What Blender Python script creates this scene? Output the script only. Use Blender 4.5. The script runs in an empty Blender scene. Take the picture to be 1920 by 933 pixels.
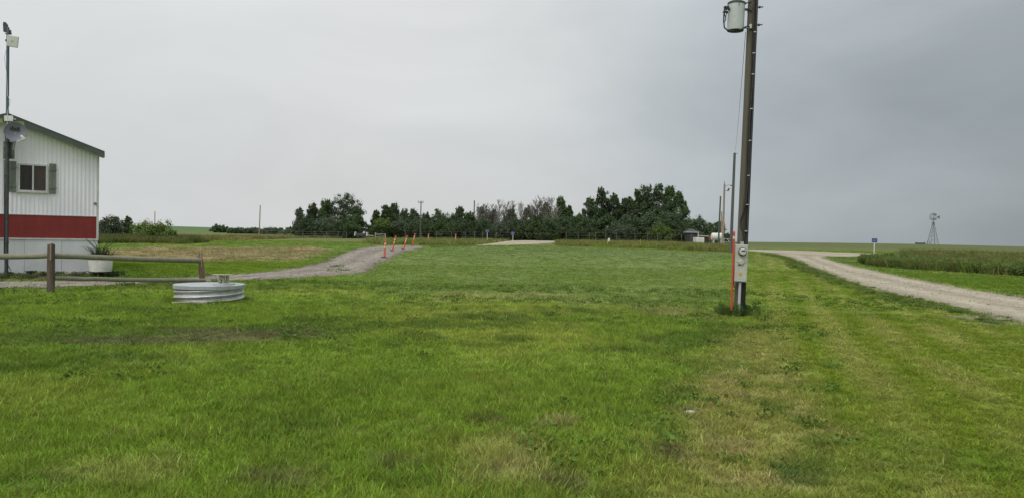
import bpy, math, random
import numpy as np
from mathutils import Vector, Matrix

R = math.radians
scene = bpy.context.scene
col = scene.collection
random.seed(7)
rng = np.random.default_rng(11)

# ------------------------------------------------------------------ camera
W0, H0, F0 = 1920.0, 933.0, 1442.0            # the photograph's frame and focal length in pixels
CAM_Z, PITCH, ROLL = 1.6, R(0.77), R(1.0)
fwd = Vector((0, math.cos(PITCH), -math.sin(PITCH)))
up0 = Vector((0, math.sin(PITCH), math.cos(PITCH)))
rt0 = Vector((1, 0, 0))
cx = rt0 * math.cos(ROLL) + up0 * math.sin(ROLL)
cy = -rt0 * math.sin(ROLL) + up0 * math.cos(ROLL)
cam_data = bpy.data.cameras.new('camera')
cam_data.sensor_fit = 'HORIZONTAL'
cam_data.sensor_width = 36.0
cam_data.lens = 36.0 * F0 / W0
cam_data.clip_start = 0.05
cam_data.clip_end = 6000
cam = bpy.data.objects.new('camera', cam_data)
col.objects.link(cam)
M = Matrix((cx, cy, -fwd)).transposed().to_4x4()
M.translation = Vector((0, 0, CAM_Z))
cam.matrix_world = M
scene.camera = cam

# ------------------------------------------------------------------ light
scene.view_settings.view_transform = 'Standard'
scene.view_settings.look = 'None'
scene.view_settings.exposure = 0.0
scene.view_settings.gamma = 1.0
SUN_EL, SUN_AZ = R(55), R(-150)               # azimuth from +Y (view direction), negative = to the left
sd = bpy.data.lights.new('sun', 'SUN')
sd.energy = 1.5
sd.angle = R(22)
sd.color = (1.0, 0.97, 0.92)
sun = bpy.data.objects.new('sun', sd)
col.objects.link(sun)
to_sun = Vector((math.sin(SUN_AZ) * math.cos(SUN_EL), math.cos(SUN_AZ) * math.cos(SUN_EL), math.sin(SUN_EL)))
sun.rotation_euler = (-to_sun).to_track_quat('-Z', 'Y').to_euler()

world = bpy.data.worlds.new('World')
scene.world = world
world.use_nodes = True
wn, wl = world.node_tree.nodes, world.node_tree.links
wn.clear()


def wnode(t, **kw):
    n = wn.new(t)
    for k, v in kw.items():
        setattr(n, k, v)
    return n


def wmath(op, a, b=None, c=None, clamp=False):
    n = wn.new('ShaderNodeMath')
    n.operation = op
    n.use_clamp = clamp
    for i, v in enumerate((a, b, c)):
        if v is None:
            continue
        if isinstance(v, (int, float)):
            n.inputs[i].default_value = v
        else:
            wl.new(v, n.inputs[i])
    return n.outputs[0]


tc = wnode('ShaderNodeTexCoord')
sep = wnode('ShaderNodeSeparateXYZ')
wl.new(tc.outputs['Generated'], sep.inputs[0])
sx, sy, sz = sep.outputs
# cloud deck: brighter towards the left, where the sun stands behind it, and towards the zenith
mp = wnode('ShaderNodeMapping')
mp.inputs['Scale'].default_value = (1.0, 1.0, 2.6)
mp.inputs['Rotation'].default_value = (0.0, R(14), 0.0)
wl.new(tc.outputs['Generated'], mp.inputs['Vector'])
n1 = wnode('ShaderNodeTexNoise')
n1.inputs['Scale'].default_value = 1.9
n1.inputs['Detail'].default_value = 5.0
n1.inputs['Roughness'].default_value = 0.52
n1.inputs['Distortion'].default_value = 0.35
wl.new(mp.outputs[0], n1.inputs['Vector'])
n2 = wnode('ShaderNodeTexNoise')
n2.inputs['Scale'].default_value = 3.4
n2.inputs['Detail'].default_value = 6.0
n2.inputs['Roughness'].default_value = 0.5
n2.inputs['Distortion'].default_value = 0.6
wl.new(mp.outputs[0], n2.inputs['Vector'])
axis = wmath('ADD', wmath('MULTIPLY', sx, math.sin(R(60))), wmath('MULTIPLY', sy, math.cos(R(60))))
az = wmath('ADD', axis, wmath('MULTIPLY', wmath('SUBTRACT', n1.outputs['Fac'], 0.5), 0.36))
ramp = wnode('ShaderNodeValToRGB')
ramp.color_ramp.interpolation = 'B_SPLINE'
el = ramp.color_ramp.elements
el[0].position, el[0].color = 0.0, (0.90, 0.895, 0.88, 1)
el[1].position, el[1].color = 1.0, (0.225, 0.255, 0.262, 1)
for p, c in ((0.25, (0.80, 0.80, 0.79)), (0.46, (0.665, 0.695, 0.70)), (0.64, (0.715, 0.73, 0.725)), (0.755, (0.685, 0.70, 0.70)),
             (0.83, (0.50, 0.545, 0.575)), (0.91, (0.345, 0.388, 0.412))):
    e = el.new(p)
    e.color = (*c, 1)
wl.new(wmath('MULTIPLY_ADD', az, 0.5, 0.5, clamp=True), ramp.inputs['Fac'])
lift = wmath('ADD', wmath('MULTIPLY_ADD', wmath('MAXIMUM', sz, 0.0), 0.55, 0.90),
             wmath('MULTIPLY', wmath('SUBTRACT', n2.outputs['Fac'], 0.5), 0.27))
cloud = wnode('ShaderNodeVectorMath', operation='SCALE')
wl.new(ramp.outputs['Color'], cloud.inputs[0])
wl.new(lift, cloud.inputs['Scale'])
sky = wnode('ShaderNodeTexSky', sky_type='NISHITA', sun_disc=False)
sky.sun_elevation = SUN_EL
sky.sun_rotation = SUN_AZ
sky.air_density = 1.0
sky.dust_density = 2.0
bg_sky = wnode('ShaderNodeBackground')
bg_sky.inputs['Strength'].default_value = 0.08
wl.new(sky.outputs[0], bg_sky.inputs['Color'])
bg_cloud = wnode('ShaderNodeBackground')
wl.new(cloud.outputs[0], bg_cloud.inputs['Color'])
mixw = wnode('ShaderNodeMixShader')
mixw.inputs[0].default_value = 0.97           # a closed cloud deck, hardly any blue through it
wl.new(bg_sky.outputs[0], mixw.inputs[1])
wl.new(bg_cloud.outputs[0], mixw.inputs[2])
wo = wnode('ShaderNodeOutputWorld')
wl.new(mixw.outputs[0], wo.inputs[0])


# ------------------------------------------------------------------ numpy noise
def _hash(ix, iy, s):
    h = (ix * 374761393 + iy * 668265263 + s * 1274126177) & 0xFFFFFFFF
    h = ((h ^ (h >> 13)) * 1274126177) & 0xFFFFFFFF
    return ((h ^ (h >> 16)) & 0xFFFF) / 65535.0


def vnoise(x, y, s=0):
    x = np.asarray(x, float); y = np.asarray(y, float)
    ix = np.floor(x).astype(np.int64); iy = np.floor(y).astype(np.int64)
    fx = x - ix; fy = y - iy
    fx = fx * fx * (3 - 2 * fx); fy = fy * fy * (3 - 2 * fy)
    a = _hash(ix, iy, s); b = _hash(ix + 1, iy, s); c = _hash(ix, iy + 1, s); d = _hash(ix + 1, iy + 1, s)
    return (a * (1 - fx) + b * fx) * (1 - fy) + (c * (1 - fx) + d * fx) * fy


def fbm(x, y, sc, oct_=4, s=0):
    v, a, t = 0.0, 1.0, 0.0
    f = 1.0 / sc
    for k in range(oct_):
        v = v + a * vnoise(x * f + 17.3 * k, y * f - 9.1 * k, s + k)
        t += a
        a *= 0.55
        f *= 2.03
    return v / t


def sstep(a, b, x):
    t = np.clip((x - a) / (b - a), 0, 1)
    return t * t * (3 - 2 * t)


# ------------------------------------------------------------------ terrain
_py = np.arange(-200, 3200, 1.0)
_pz = np.interp(_py, [-200, 28, 45, 60, 75, 90, 110, 150, 200, 300, 450, 1500, 3200],
                [0, 0, .12, .38, .62, .77, .95, 1.33, 1.5, 1.6, 1.2, -7, -25])
_k = np.hanning(15); _k /= _k.sum()
_pz = np.convolve(np.pad(_pz, 7, mode='edge'), _k, mode='valid')


def H(x, y):
    x = np.asarray(x, float); y = np.asarray(y, float)
    z = np.interp(y, _py, _pz)
    z = z + 0.13 * np.exp(-0.5 * (((x + 9) / 11) ** 2 + ((y - 72) / 13) ** 2))
    z = z + 0.46 * np.exp(-0.5 * (((x + 17.5) / 4.6) ** 2 + ((y - 27.0) / 4.3) ** 2))
    z = z + 6.3 * np.exp(-0.5 * (((x + 265) / 115) ** 2 + ((y - 610) / 150) ** 2))
    z = z + 0.62 * np.exp(-0.5 * (((x - 142) / 45) ** 2 + ((y - 280) / 70) ** 2))
    z = z - 0.026 * np.maximum(0, x - 140) * sstep(120, 220, y)
    d = np.hypot(x, y)
    z = z + (fbm(x, y, 1.7, 3, 5) - 0.5) * 0.07 * (1 - sstep(25, 60, d)) + (fbm(x, y, 9, 2, 8) - 0.5) * 0.10 * (1 - sstep(60, 140, d)) * sstep(3, 14, d)
    return z


def ray(px, py):
    a = (px - W0 / 2) / F0; b = (H0 / 2 - py) / F0
    return fwd + cx * a + cy * b


def at(px, py, Y):
    """point on the pixel's ray at forward distance Y"""
    d = ray(px, py)
    k = Y / d.y
    return Vector((d.x * k, Y, CAM_Z + d.z * k))


_ts = np.concatenate([np.arange(2, 60, 0.05), np.arange(60, 200, 0.2), np.arange(200, 900, 1.0)])


def ground(px, py):
    """where the pixel's ray meets the terrain"""
    d = ray(px, py)
    xs = d.x / d.y * _ts; zs = CAM_Z + d.z / d.y * _ts
    below = zs < H(xs, _ts)
    if not below.any():
        i = len(_ts) - 1
    else:
        i = int(np.argmax(below))
    Y = _ts[i]
    x = d.x / d.y * Y
    return Vector((x, Y, float(H(x, Y))))


def on(x, y):
    return Vector((x, y, float(H(x, y))))


# ------------------------------------------------------------------ helpers
def tag(o, label=None, cat=None, group=None, kind=None):
    if label: o['label'] = label
    if cat: o['category'] = cat
    if group: o['group'] = group
    if kind: o['kind'] = kind
    return o


def thing(name, loc, label, cat, group=None, rz=0.0, rot=None):
    o = bpy.data.objects.new(name, None)
    o.empty_display_size = 0.2
    col.objects.link(o)
    o.location = loc
    o.rotation_euler = rot if rot is not None else (0, 0, rz)
    return tag(o, label, cat, group)


def link(name, me, parent=None):
    o = bpy.data.objects.new(name, me)
    col.objects.link(o)
    if parent is not None:
        o.parent = parent
    return o


def copy_part(ch, parent):
    c = ch.copy()
    col.objects.link(c)
    c.parent = parent
    return c


class MB:
    def __init__(s):
        s.v, s.f = [], []

    def add(s, vs, fs):
        b = len(s.v)
        s.v += [tuple(p) for p in vs]
        s.f += [tuple(b + i for i in f) for f in fs]
        return s

    def box(s, x0, x1, y0, y1, z0, z1, m=None):
        vs = [Vector(p) for p in ((x0, y0, z0), (x1, y0, z0), (x1, y1, z0), (x0, y1, z0), (x0, y0, z1), (x1, y0, z1), (x1, y1, z1), (x0, y1, z1))]
        if m is not None: vs = [m @ p for p in vs]
        return s.add(vs, [(0, 3, 2, 1), (4, 5, 6, 7), (0, 1, 5, 4), (1, 2, 6, 5), (2, 3, 7, 6), (3, 0, 4, 7)])

    def tube(s, pts, rad, n=10, cap=True, wob=0.0, seed=0):
        rr = random.Random(seed)
        pts = [Vector(p) for p in pts]
        rads = [rad] * len(pts) if isinstance(rad, (int, float)) else list(rad)
        rings = []
        prev = None
        for i, p in enumerate(pts):
            t = (pts[min(i + 1, len(pts) - 1)] - pts[max(i - 1, 0)]).normalized()
            if prev is None:
                a = Vector((0, 0, 1)) if abs(t.z) < 0.9 else Vector((0, 1, 0))
                u = t.cross(a).normalized()
            else:
                u = (prev - t * prev.dot(t)).normalized()
            prev = u
            w = t.cross(u)
            ring = []
            for k in range(n):
                an = 2 * math.pi * k / n
                r = rads[i] * (1 + wob * (rr.random() - .5))
                ring.append(p + u * (r * math.cos(an)) + w * (r * math.sin(an)))
            rings.append(ring)
        vs = [p for r in rings for p in r]
        fs = []
        for i in range(len(pts) - 1):
            for k in range(n):
                k2 = (k + 1) % n
                fs.append((i * n + k, i * n + k2, (i + 1) * n + k2, (i + 1) * n + k))
        if cap:
            fs.append(tuple(reversed(range(n))))
            fs.append(tuple((len(pts) - 1) * n + k for k in range(n)))
        return s.add(vs, fs)

    def lathe(s, prof, n=32, m=None, closed=False):
        vs, fs = [], []
        for r, z in prof:
            for k in range(n):
                an = 2 * math.pi * k / n
                p = Vector((r * math.cos(an), r * math.sin(an), z))
                vs.append(m @ p if m is not None else p)
        for i in range(len(prof) - 1):
            for k in range(n):
                k2 = (k + 1) % n
                fs.append((i * n + k, i * n + k2, (i + 1) * n + k2, (i + 1) * n + k))
        if prof[0][0] > 1e-6 and closed: fs.append(tuple(reversed(range(n))))
        if prof[-1][0] > 1e-6 and closed: fs.append(tuple((len(prof) - 1) * n + k for k in range(n)))
        return s.add(vs, fs)

    def bar(s, a, b, w, h=None):
        a, b = Vector(a), Vector(b)
        h = h or w
        t = (b - a).normalized()
        r = Vector((0, 0, 1)) if abs(t.z) < 0.95 else Vector((1, 0, 0))
        u = t.cross(r).normalized(); v = u.cross(t).normalized()
        vs = [a + u * (i * w / 2) + v * (j * h / 2) for i, j in ((-1, -1), (1, -1), (1, 1), (-1, 1))]
        vs += [b + u * (i * w / 2) + v * (j * h / 2) for i, j in ((-1, -1), (1, -1), (1, 1), (-1, 1))]
        return s.add(vs, [(0, 1, 2, 3), (7, 6, 5, 4), (0, 4, 5, 1), (1, 5, 6, 2), (2, 6, 7, 3), (3, 7, 4, 0)])

    def mesh(s, name, mat, smooth=False, bevel=0):
        me = bpy.data.meshes.new(name)
        me.from_pydata(s.v, [], s.f)
        if mat is not None: me.materials.append(mat)
        if smooth:
            me.shade_smooth()
            try:
                me.set_sharp_from_angle(angle=R(40))
            except Exception:
                pass
        me.update()
        return me

    def build(s, name, mat, parent=None, smooth=False, bevel=0):
        o = link(name, s.mesh(name, mat, smooth), parent)
        if bevel:
            b = o.modifiers.new('bevel', 'BEVEL')
            b.width = bevel; b.segments = 2; b.limit_method = 'ANGLE'
        return o


def np_mesh(name, V, Q, mat, smooth=True, tint=None):
    me = bpy.data.meshes.new(name)
    V = np.asarray(V, np.float32); Q = np.asarray(Q, np.int32)
    k = Q.shape[1]
    me.vertices.add(len(V)); me.vertices.foreach_set('co', V.ravel())
    me.loops.add(Q.size); me.loops.foreach_set('vertex_index', Q.ravel())
    me.polygons.add(len(Q))
    me.polygons.foreach_set('loop_start', np.arange(len(Q), dtype=np.int32) * k)
    me.polygons.foreach_set('loop_total', np.full(len(Q), k, np.int32))
    me.update(calc_edges=True)
    if smooth: me.shade_smooth()
    if tint is not None:
        a = me.attributes.new('tint', 'FLOAT_COLOR', 'POINT')
        c = np.ones((len(V), 4), np.float32); c[:, :3] = tint
        a.data.foreach_set('color', c.ravel())
    if mat is not None: me.materials.append(mat)
    return me


# ------------------------------------------------------------------ materials
def new_mat(name):
    m = bpy.data.materials.new(name)
    m.use_nodes = True
    nt = m.node_tree
    return m, nt, nt.nodes['Principled BSDF']


def nd(nt, t, **kw):
    n = nt.nodes.new(t)
    for k, v in kw.items():
        if k.startswith('i_'):
            n.inputs[k[2:].replace('_', ' ')].default_value = v
        else:
            setattr(n, k, v)
    return n


def worn(name, base, dirt, scale=6.0, amount=0.5, rough=0.6, metal=0.0, stretch=(1, 1, 1), bump=0.15, bscale=None, spec=0.4):
    """a colour with blotches of a second colour, roughness variation and a fine bump, in object space"""
    m, nt, b = new_mat(name)
    tcn = nd(nt, 'ShaderNodeTexCoord')
    mpn = nd(nt, 'ShaderNodeMapping')
    mpn.inputs['Scale'].default_value = stretch
    nt.links.new(tcn.outputs['Object'], mpn.inputs['Vector'])
    no = nd(nt, 'ShaderNodeTexNoise', i_Scale=scale, i_Detail=6.0, i_Roughness=0.62)
    nt.links.new(mpn.outputs[0], no.inputs['Vector'])
    rp = nd(nt, 'ShaderNodeValToRGB')
    rp.color_ramp.elements[0].position = max(0.0, 0.62 - amount * 0.5)
    rp.color_ramp.elements[1].position = min(1.0, 0.82 - amount * 0.2)
    rp.color_ramp.elements[0].color = (*base, 1)
    rp.color_ramp.elements[1].color = (*dirt, 1)
    nt.links.new(no.outputs['Fac'], rp.inputs['Fac'])
    nt.links.new(rp.outputs[0], b.inputs['Base Color'])
    b.inputs['Metallic'].default_value = metal
    b.inputs['Specular IOR Level'].default_value = spec
    mr = nd(nt, 'ShaderNodeMapRange')
    mr.inputs['To Min'].default_value = max(0.05, rough - 0.12)
    mr.inputs['To Max'].default_value = min(1.0, rough + 0.18)
    nt.links.new(no.outputs['Fac'], mr.inputs['Value'])
    nt.links.new(mr.outputs[0], b.inputs['Roughness'])
    if bump:
        n2_ = nd(nt, 'ShaderNodeTexNoise', i_Scale=bscale or scale * 4, i_Detail=4.0)
        nt.links.new(mpn.outputs[0], n2_.inputs['Vector'])
        bp = nd(nt, 'ShaderNodeBump', i_Strength=bump, i_Distance=0.01)
        nt.links.new(n2_.outputs['Fac'], bp.inputs['Height'])
        nt.links.new(bp.outputs[0], b.inputs['Normal'])
    return m


MAT = {}
MAT['siding'] = worn('white_siding', (.82, .82, .88), (.70, .71, .76), 1.6, .45, .42, stretch=(1, 1, .25), bump=.05)
MAT['skirt'] = worn('skirting', (.60, .635, .65), (.47, .49, .49), 1.4, .5, .5, bump=.05)
MAT['red'] = worn('red_band', (.225, .024, .020), (.17, .02, .018), 2.0, .6, .5, bump=.05)
MAT['trim'] = worn('white_trim', (.58, .59, .57), (.40, .41, .38), 3, .5, .5)
MAT['roof_green'] = worn('green_fascia', (.050, .074, .062), (.10, .125, .10), 3.5, .6, .6, stretch=(.4, 1, 1))
MAT['lichen'] = worn('lichen_board', (.16, .18, .08), (.32, .33, .12), 5, .7, .8)
MAT['shutter'] = worn('shutter_wood', (.10, .125, .10), (.20, .21, .18), 9, .7, .75, stretch=(1, 1, .3), bump=.3)
MAT['curtain'] = worn('curtain', (.25, .165, .135), (.33, .24, .20), 6, .6, .9, stretch=(3, 1, .3), bump=.1)
MAT['oldwood'] = worn('weathered_log', (.16, .155, .11), (.25, .24, .18), 7, .7, .85, stretch=(1, 1, 1), bump=.5, bscale=40)
MAT['brownwood'] = worn('brown_post', (.060, .042, .033), (.14, .108, .085), 9, .65, .85, stretch=(2, 2, .4), bump=.6, bscale=30)
MAT['rotwood'] = worn('split_post', (.13, .065, .05), (.30, .22, .16), 9, .5, .85, stretch=(2, 2, .4), bump=.6, bscale=30)
MAT['pole'] = worn('pole_wood', (.15, .135, .105), (.06, .052, .042), 5, .75, .85, stretch=(3, 3, .12), bump=.5, bscale=16)
MAT['pole_grey'] = worn('grey_pole_wood', (.13, .13, .115), (.07, .07, .065), 4, .7, .85, stretch=(3, 3, .1), bump=.3)
MAT['pole_tan'] = worn('tan_pole_wood', (.36, .28, .20), (.22, .17, .12), 3, .7, .85, stretch=(2, 2, .15), bump=.3)
MAT['pole_green'] = worn('green_pole_wood', (.09, .12, .09), (.05, .065, .05), 3, .7, .85, stretch=(2, 2, .15), bump=.3)
MAT['galv'] = worn('galvanised_steel', (.50, .53, .55), (.34, .37, .39), 6, .6, .42, metal=.55, bump=.06)
MAT['galv_dark'] = worn('dull_steel', (.20, .22, .23), (.30, .32, .32), 8, .6, .55, metal=.6, bump=.05)
MAT['tank_grey'] = worn('grey_enamel', (.47, .51, .53), (.39, .42, .43), 5, .5, .4, bump=.03)
MAT['box_grey'] = worn('meter_box_paint', (.47, .48, .43), (.38, .38, .34), 7, .5, .45, bump=.03)
MAT['black'] = worn('black_rubber', (.015, .015, .016), (.04, .04, .04), 10, .5, .6, bump=.1)
MAT['dark_metal'] = worn('dark_metal', (.05, .055, .06), (.09, .095, .1), 8, .5, .5, metal=.3)
MAT['mast'] = worn('mast_steel', (.075, .11, .15), (.12, .15, .18), 4, .6, .45, metal=.3, stretch=(1, 1, .3))
MAT['dish'] = worn('dish_grey', (.17, .185, .225), (.135, .15, .185), 4, .5, .45, bump=.02)
MAT['white_plastic'] = worn('white_plastic', (.60, .61, .58), (.48, .49, .46), 5, .4, .4, bump=.02)
MAT['white_paint'] = worn('white_paint', (.70, .70, .68), (.50, .49, .45), 5, .5, .5, bump=.05)
MAT['orange'] = worn('orange_plastic', (.72, .10, .025), (.55, .10, .04), 8, .5, .45, bump=.03)
MAT['orange_red'] = worn('orange_red_tube', (.55, .07, .03), (.40, .07, .04), 8, .5, .5, bump=.03)
MAT['reflective'] = worn('white_sheeting', (.66, .60, .48), (.52, .44, .34), 9, .4, .35, bump=.0)
MAT['blue_sign'] = worn('blue_sign_face', (.045, .075, .20), (.07, .10, .23), 5, .4, .4, bump=.0)
MAT['sign_figures'] = worn('sign_figures', (.20, .26, .42), (.16, .22, .38), 5, .4, .4, bump=.0)
MAT['yellow'] = worn('yellow_sticker', (.62, .34, .02), (.5, .26, .02), 30, .5, .4, bump=.0)
MAT['yellow_stake'] = worn('yellow_stake', (.50, .48, .05), (.40, .38, .05), 30, .5, .5, bump=.0)
MAT['brass'] = worn('mossy_brass', (.22, .22, .12), (.40, .41, .30), 30, .7, .6, metal=.2, bump=.2)
MAT['shed_wall'] = worn('dark_shed_wall', (.03, .033, .034), (.045, .045, .045), 2, .5, .8)
MAT['shed_roof'] = worn('grey_shingle_roof', (.06, .064, .072), (.085, .085, .09), 3, .5, .85)
MAT['plank'] = worn('pale_plank', (.42, .37, .32), (.28, .24, .2), 8, .6, .8, stretch=(.3, 2, 2), bump=.3)
MAT['stone'] = worn('pale_stone', (.48, .45, .40), (.33, .30, .27), 20, .6, .9, bump=.4)
MAT['bark'] = worn('grey_bark', (.16, .15, .125), (.09, .082, .07), 3, .7, .9, stretch=(2, 2, .4), bump=.4)
MAT['bark_pale'] = worn('pale_bark', (.34, .335, .30), (.18, .17, .15), 2, .6, .9, stretch=(1, 1, 1.5), bump=.3)
MAT['deadwood'] = worn('dead_twigs', (.19, .178, .155), (.12, .112, .098), 2, .7, .9, bump=.0)
MAT['soil'] = worn('pot_soil', (.06, .045, .035), (.10, .08, .06), 20, .6, .95, bump=.6)
MAT['glass'], _nt, _b = new_mat('window_glass')
_b.inputs['Base Color'].default_value = (.02, .022, .024, 1)
_b.inputs['Roughness'].default_value = .08
_b.inputs['Alpha'].default_value = .35
MAT['meter_glass'] = worn('meter_dial', (.62, .62, .57), (.45, .45, .42), 25, .5, .2, bump=.0)


def leafy(name, base, var=0.35, trans=0.35, hue=0.04, attr=None, rough=.55, noise_scale=0.0):
    """foliage / grass: diffuse + translucent + a little gloss; varied per instance and per face patch"""
    m, nt, b = new_mat(name)
    L = nt.links
    if attr:
        at_ = nd(nt, 'ShaderNodeAttribute', attribute_type=attr[0], attribute_name=attr[1])
        colr = at_.outputs['Color']
    else:
        c = nd(nt, 'ShaderNodeRGB'); c.outputs[0].default_value = (*base, 1)
        colr = c.outputs[0]
    oi = nd(nt, 'ShaderNodeObjectInfo')
    ge = nd(nt, 'ShaderNodeNewGeometry')
    wnz = nd(nt, 'ShaderNodeMath', operation='ADD')
    L.new(oi.outputs['Random'], wnz.inputs[0]); L.new(ge.outputs['Random Per Island'], wnz.inputs[1])
    hs = nd(nt, 'ShaderNodeHueSaturation')
    L.new(colr, hs.inputs['Color'])
    mr = nd(nt, 'ShaderNodeMapRange')
    mr.inputs['From Max'].default_value = 2.0
    mr.inputs['To Min'].default_value = 1 - var; mr.inputs['To Max'].default_value = 1 + var
    L.new(wnz.outputs[0], mr.inputs['Value']); L.new(mr.outputs[0], hs.inputs['Value'])
    mh = nd(nt, 'ShaderNodeMapRange')
    mh.inputs['To Min'].default_value = .5 - hue; mh.inputs['To Max'].default_value = .5 + hue * .6
    L.new(ge.outputs['Random Per Island'], mh.inputs['Value']); L.new(mh.outputs[0], hs.inputs['Hue'])
    L.new(hs.outputs[0], b.inputs['Base Color'])
    b.inputs['Roughness'].default_value = rough
    b.inputs['Specular IOR Level'].default_value = .05
    tr = nd(nt, 'ShaderNodeBsdfTranslucent')
    L.new(hs.outputs[0], tr.inputs['Color'])
    mx = nd(nt, 'ShaderNodeMixShader'); mx.inputs[0].default_value = trans
    out = nt.nodes['Material Output']
    L.new(b.outputs[0], mx.inputs[1]); L.new(tr.outputs[0], mx.inputs[2]); L.new(mx.outputs[0], out.inputs[0])
    return m


MAT['grass_blade'] = leafy('grass_blades', None, .60, .30, .03, ('INSTANCER', 'tint'), .5)
MAT['leaf_dark'] = leafy('dark_leaves', (.102, .150, .078), .42, .38, .03)
MAT['leaf_poplar'] = leafy('poplar_leaves', (.104, .164, .068), .42, .38, .03)
MAT['leaf_grey'] = leafy('grey_green_leaves', (.118, .150, .098), .40, .38, .03)
MAT['leaf_bright'] = leafy('bright_leaves', (.155, .225, .062), .4, .35, .03)
MAT['leaf_brown'] = leafy('browned_leaves', (.112, .110, .078), .5, .2, .03)
MAT['leaf_plant'] = leafy('spiky_leaves', (.075, .11, .055), .4, .3, .03)


def ground_mat():
    m, nt, b = new_mat('turf_ground')
    L = nt.links
    at_ = nd(nt, 'ShaderNodeAttribute', attribute_type='GEOMETRY', attribute_name='tint')
    ge = nd(nt, 'ShaderNodeNewGeometry')
    na = nd(nt, 'ShaderNodeTexNoise', i_Scale=5.0, i_Detail=8.0, i_Roughness=.7)
    nb = nd(nt, 'ShaderNodeTexNoise', i_Scale=.6, i_Detail=6.0, i_Roughness=.65)
    L.new(ge.outputs['Position'], na.inputs['Vector']); L.new(ge.outputs['Position'], nb.inputs['Vector'])
    ad = nd(nt, 'ShaderNodeMath', operation='ADD')
    L.new(na.outputs['Fac'], ad.inputs[0]); L.new(nb.outputs['Fac'], ad.inputs[1])
    mr = nd(nt, 'ShaderNodeMapRange')
    mr.inputs['From Min'].default_value = .6; mr.inputs['From Max'].default_value = 1.4
    mr.inputs['To Min'].default_value = .6; mr.inputs['To Max'].default_value = 1.35
    L.new(ad.outputs[0], mr.inputs['Value'])
    hs = nd(nt, 'ShaderNodeHueSaturation')
    L.new(at_.outputs['Color'], hs.inputs['Color']); L.new(mr.outputs[0], hs.inputs['Value'])
    L.new(hs.outputs[0], b.inputs['Base Color'])
    b.inputs['Roughness'].default_value = .95
    b.inputs['Specular IOR Level'].default_value = .1
    bp = nd(nt, 'ShaderNodeBump', i_Strength=.6, i_Distance=.06)
    L.new(na.outputs['Fac'], bp.inputs['Height']); L.new(bp.outputs[0], b.inputs['Normal'])
    return m


def gravel_mat(name, pale, mid, dark, rut):
    m, nt, b = new_mat(name)
    L = nt.links
    ge = nd(nt, 'ShaderNodeNewGeometry')
    vo = nd(nt, 'ShaderNodeTexVoronoi', i_Scale=24.0)
    vb = nd(nt, 'ShaderNodeTexVoronoi', i_Scale=5.0)
    na = nd(nt, 'ShaderNodeTexNoise', i_Scale=.7, i_Detail=7.0, i_Roughness=.7)
    for n in (vo, vb): L.new(ge.outputs['Position'], n.inputs['Vector'])
    mpg = nd(nt, 'ShaderNodeMapping'); mpg.inputs['Rotation'].default_value = (0, 0, R(rut)); mpg.inputs['Scale'].default_value = (2.2, .35, 1)
    L.new(ge.outputs['Position'], mpg.inputs['Vector']); L.new(mpg.outputs[0], na.inputs['Vector'])
    sx_ = nd(nt, 'ShaderNodeSeparateColor'); L.new(vo.outputs['Color'], sx_.inputs[0])
    sb_ = nd(nt, 'ShaderNodeSeparateColor'); L.new(vb.outputs['Color'], sb_.inputs[0])
    a1 = nd(nt, 'ShaderNodeMath', operation='MULTIPLY_ADD'); a1.inputs[1].default_value = .35
    L.new(sx_.outputs[0], a1.inputs[0]); L.new(na.outputs['Fac'], a1.inputs[2])
    a2 = nd(nt, 'ShaderNodeMath', operation='MULTIPLY_ADD'); a2.inputs[1].default_value = .18
    L.new(sb_.outputs[0], a2.inputs[0]); L.new(a1.outputs[0], a2.inputs[2])
    rp = nd(nt, 'ShaderNodeValToRGB')
    rp.color_ramp.elements[0].position = .42; rp.color_ramp.elements[0].color = (*dark, 1)
    rp.color_ramp.elements[1].position = 1.0; rp.color_ramp.elements[1].color = (*pale, 1)
    e = rp.color_ramp.elements.new(.72); e.color = (*mid, 1)
    L.new(a2.outputs[0], rp.inputs['Fac'])
    # two wheel tracks pressed pale, a darker crown between them
    aa = nd(nt, 'ShaderNodeAttribute', attribute_type='GEOMETRY', attribute_name='across')
    w1 = nd(nt, 'ShaderNodeMath', operation='MULTIPLY_ADD'); w1.inputs[1].default_value = .16
    L.new(na.outputs['Fac'], w1.inputs[0]); L.new(aa.outputs['Fac'], w1.inputs[2])
    w2 = nd(nt, 'ShaderNodeMath', operation='MULTIPLY_ADD'); w2.inputs[1].default_value = 13.6; w2.inputs[2].default_value = -2.55
    L.new(w1.outputs[0], w2.inputs[0])
    w3 = nd(nt, 'ShaderNodeMath', operation='SINE'); L.new(w2.outputs[0], w3.inputs[0])
    w4 = nd(nt, 'ShaderNodeMath', operation='MULTIPLY_ADD'); w4.inputs[1].default_value = .13; w4.inputs[2].default_value = 1.0
    L.new(w3.outputs[0], w4.inputs[0])
    hv = nd(nt, 'ShaderNodeHueSaturation')
    L.new(rp.outputs[0], hv.inputs['Color']); L.new(w4.outputs[0], hv.inputs['Value'])
    L.new(hv.outputs[0], b.inputs['Base Color'])
    b.inputs['Roughness'].default_value = .95
    b.inputs['Specular IOR Level'].default_value = .15
    bp = nd(nt, 'ShaderNodeBump', i_Strength=.7, i_Distance=.03)
    L.new(vo.outputs['Distance'], bp.inputs['Height']); L.new(bp.outputs[0], b.inputs['Normal'])
    return m




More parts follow.
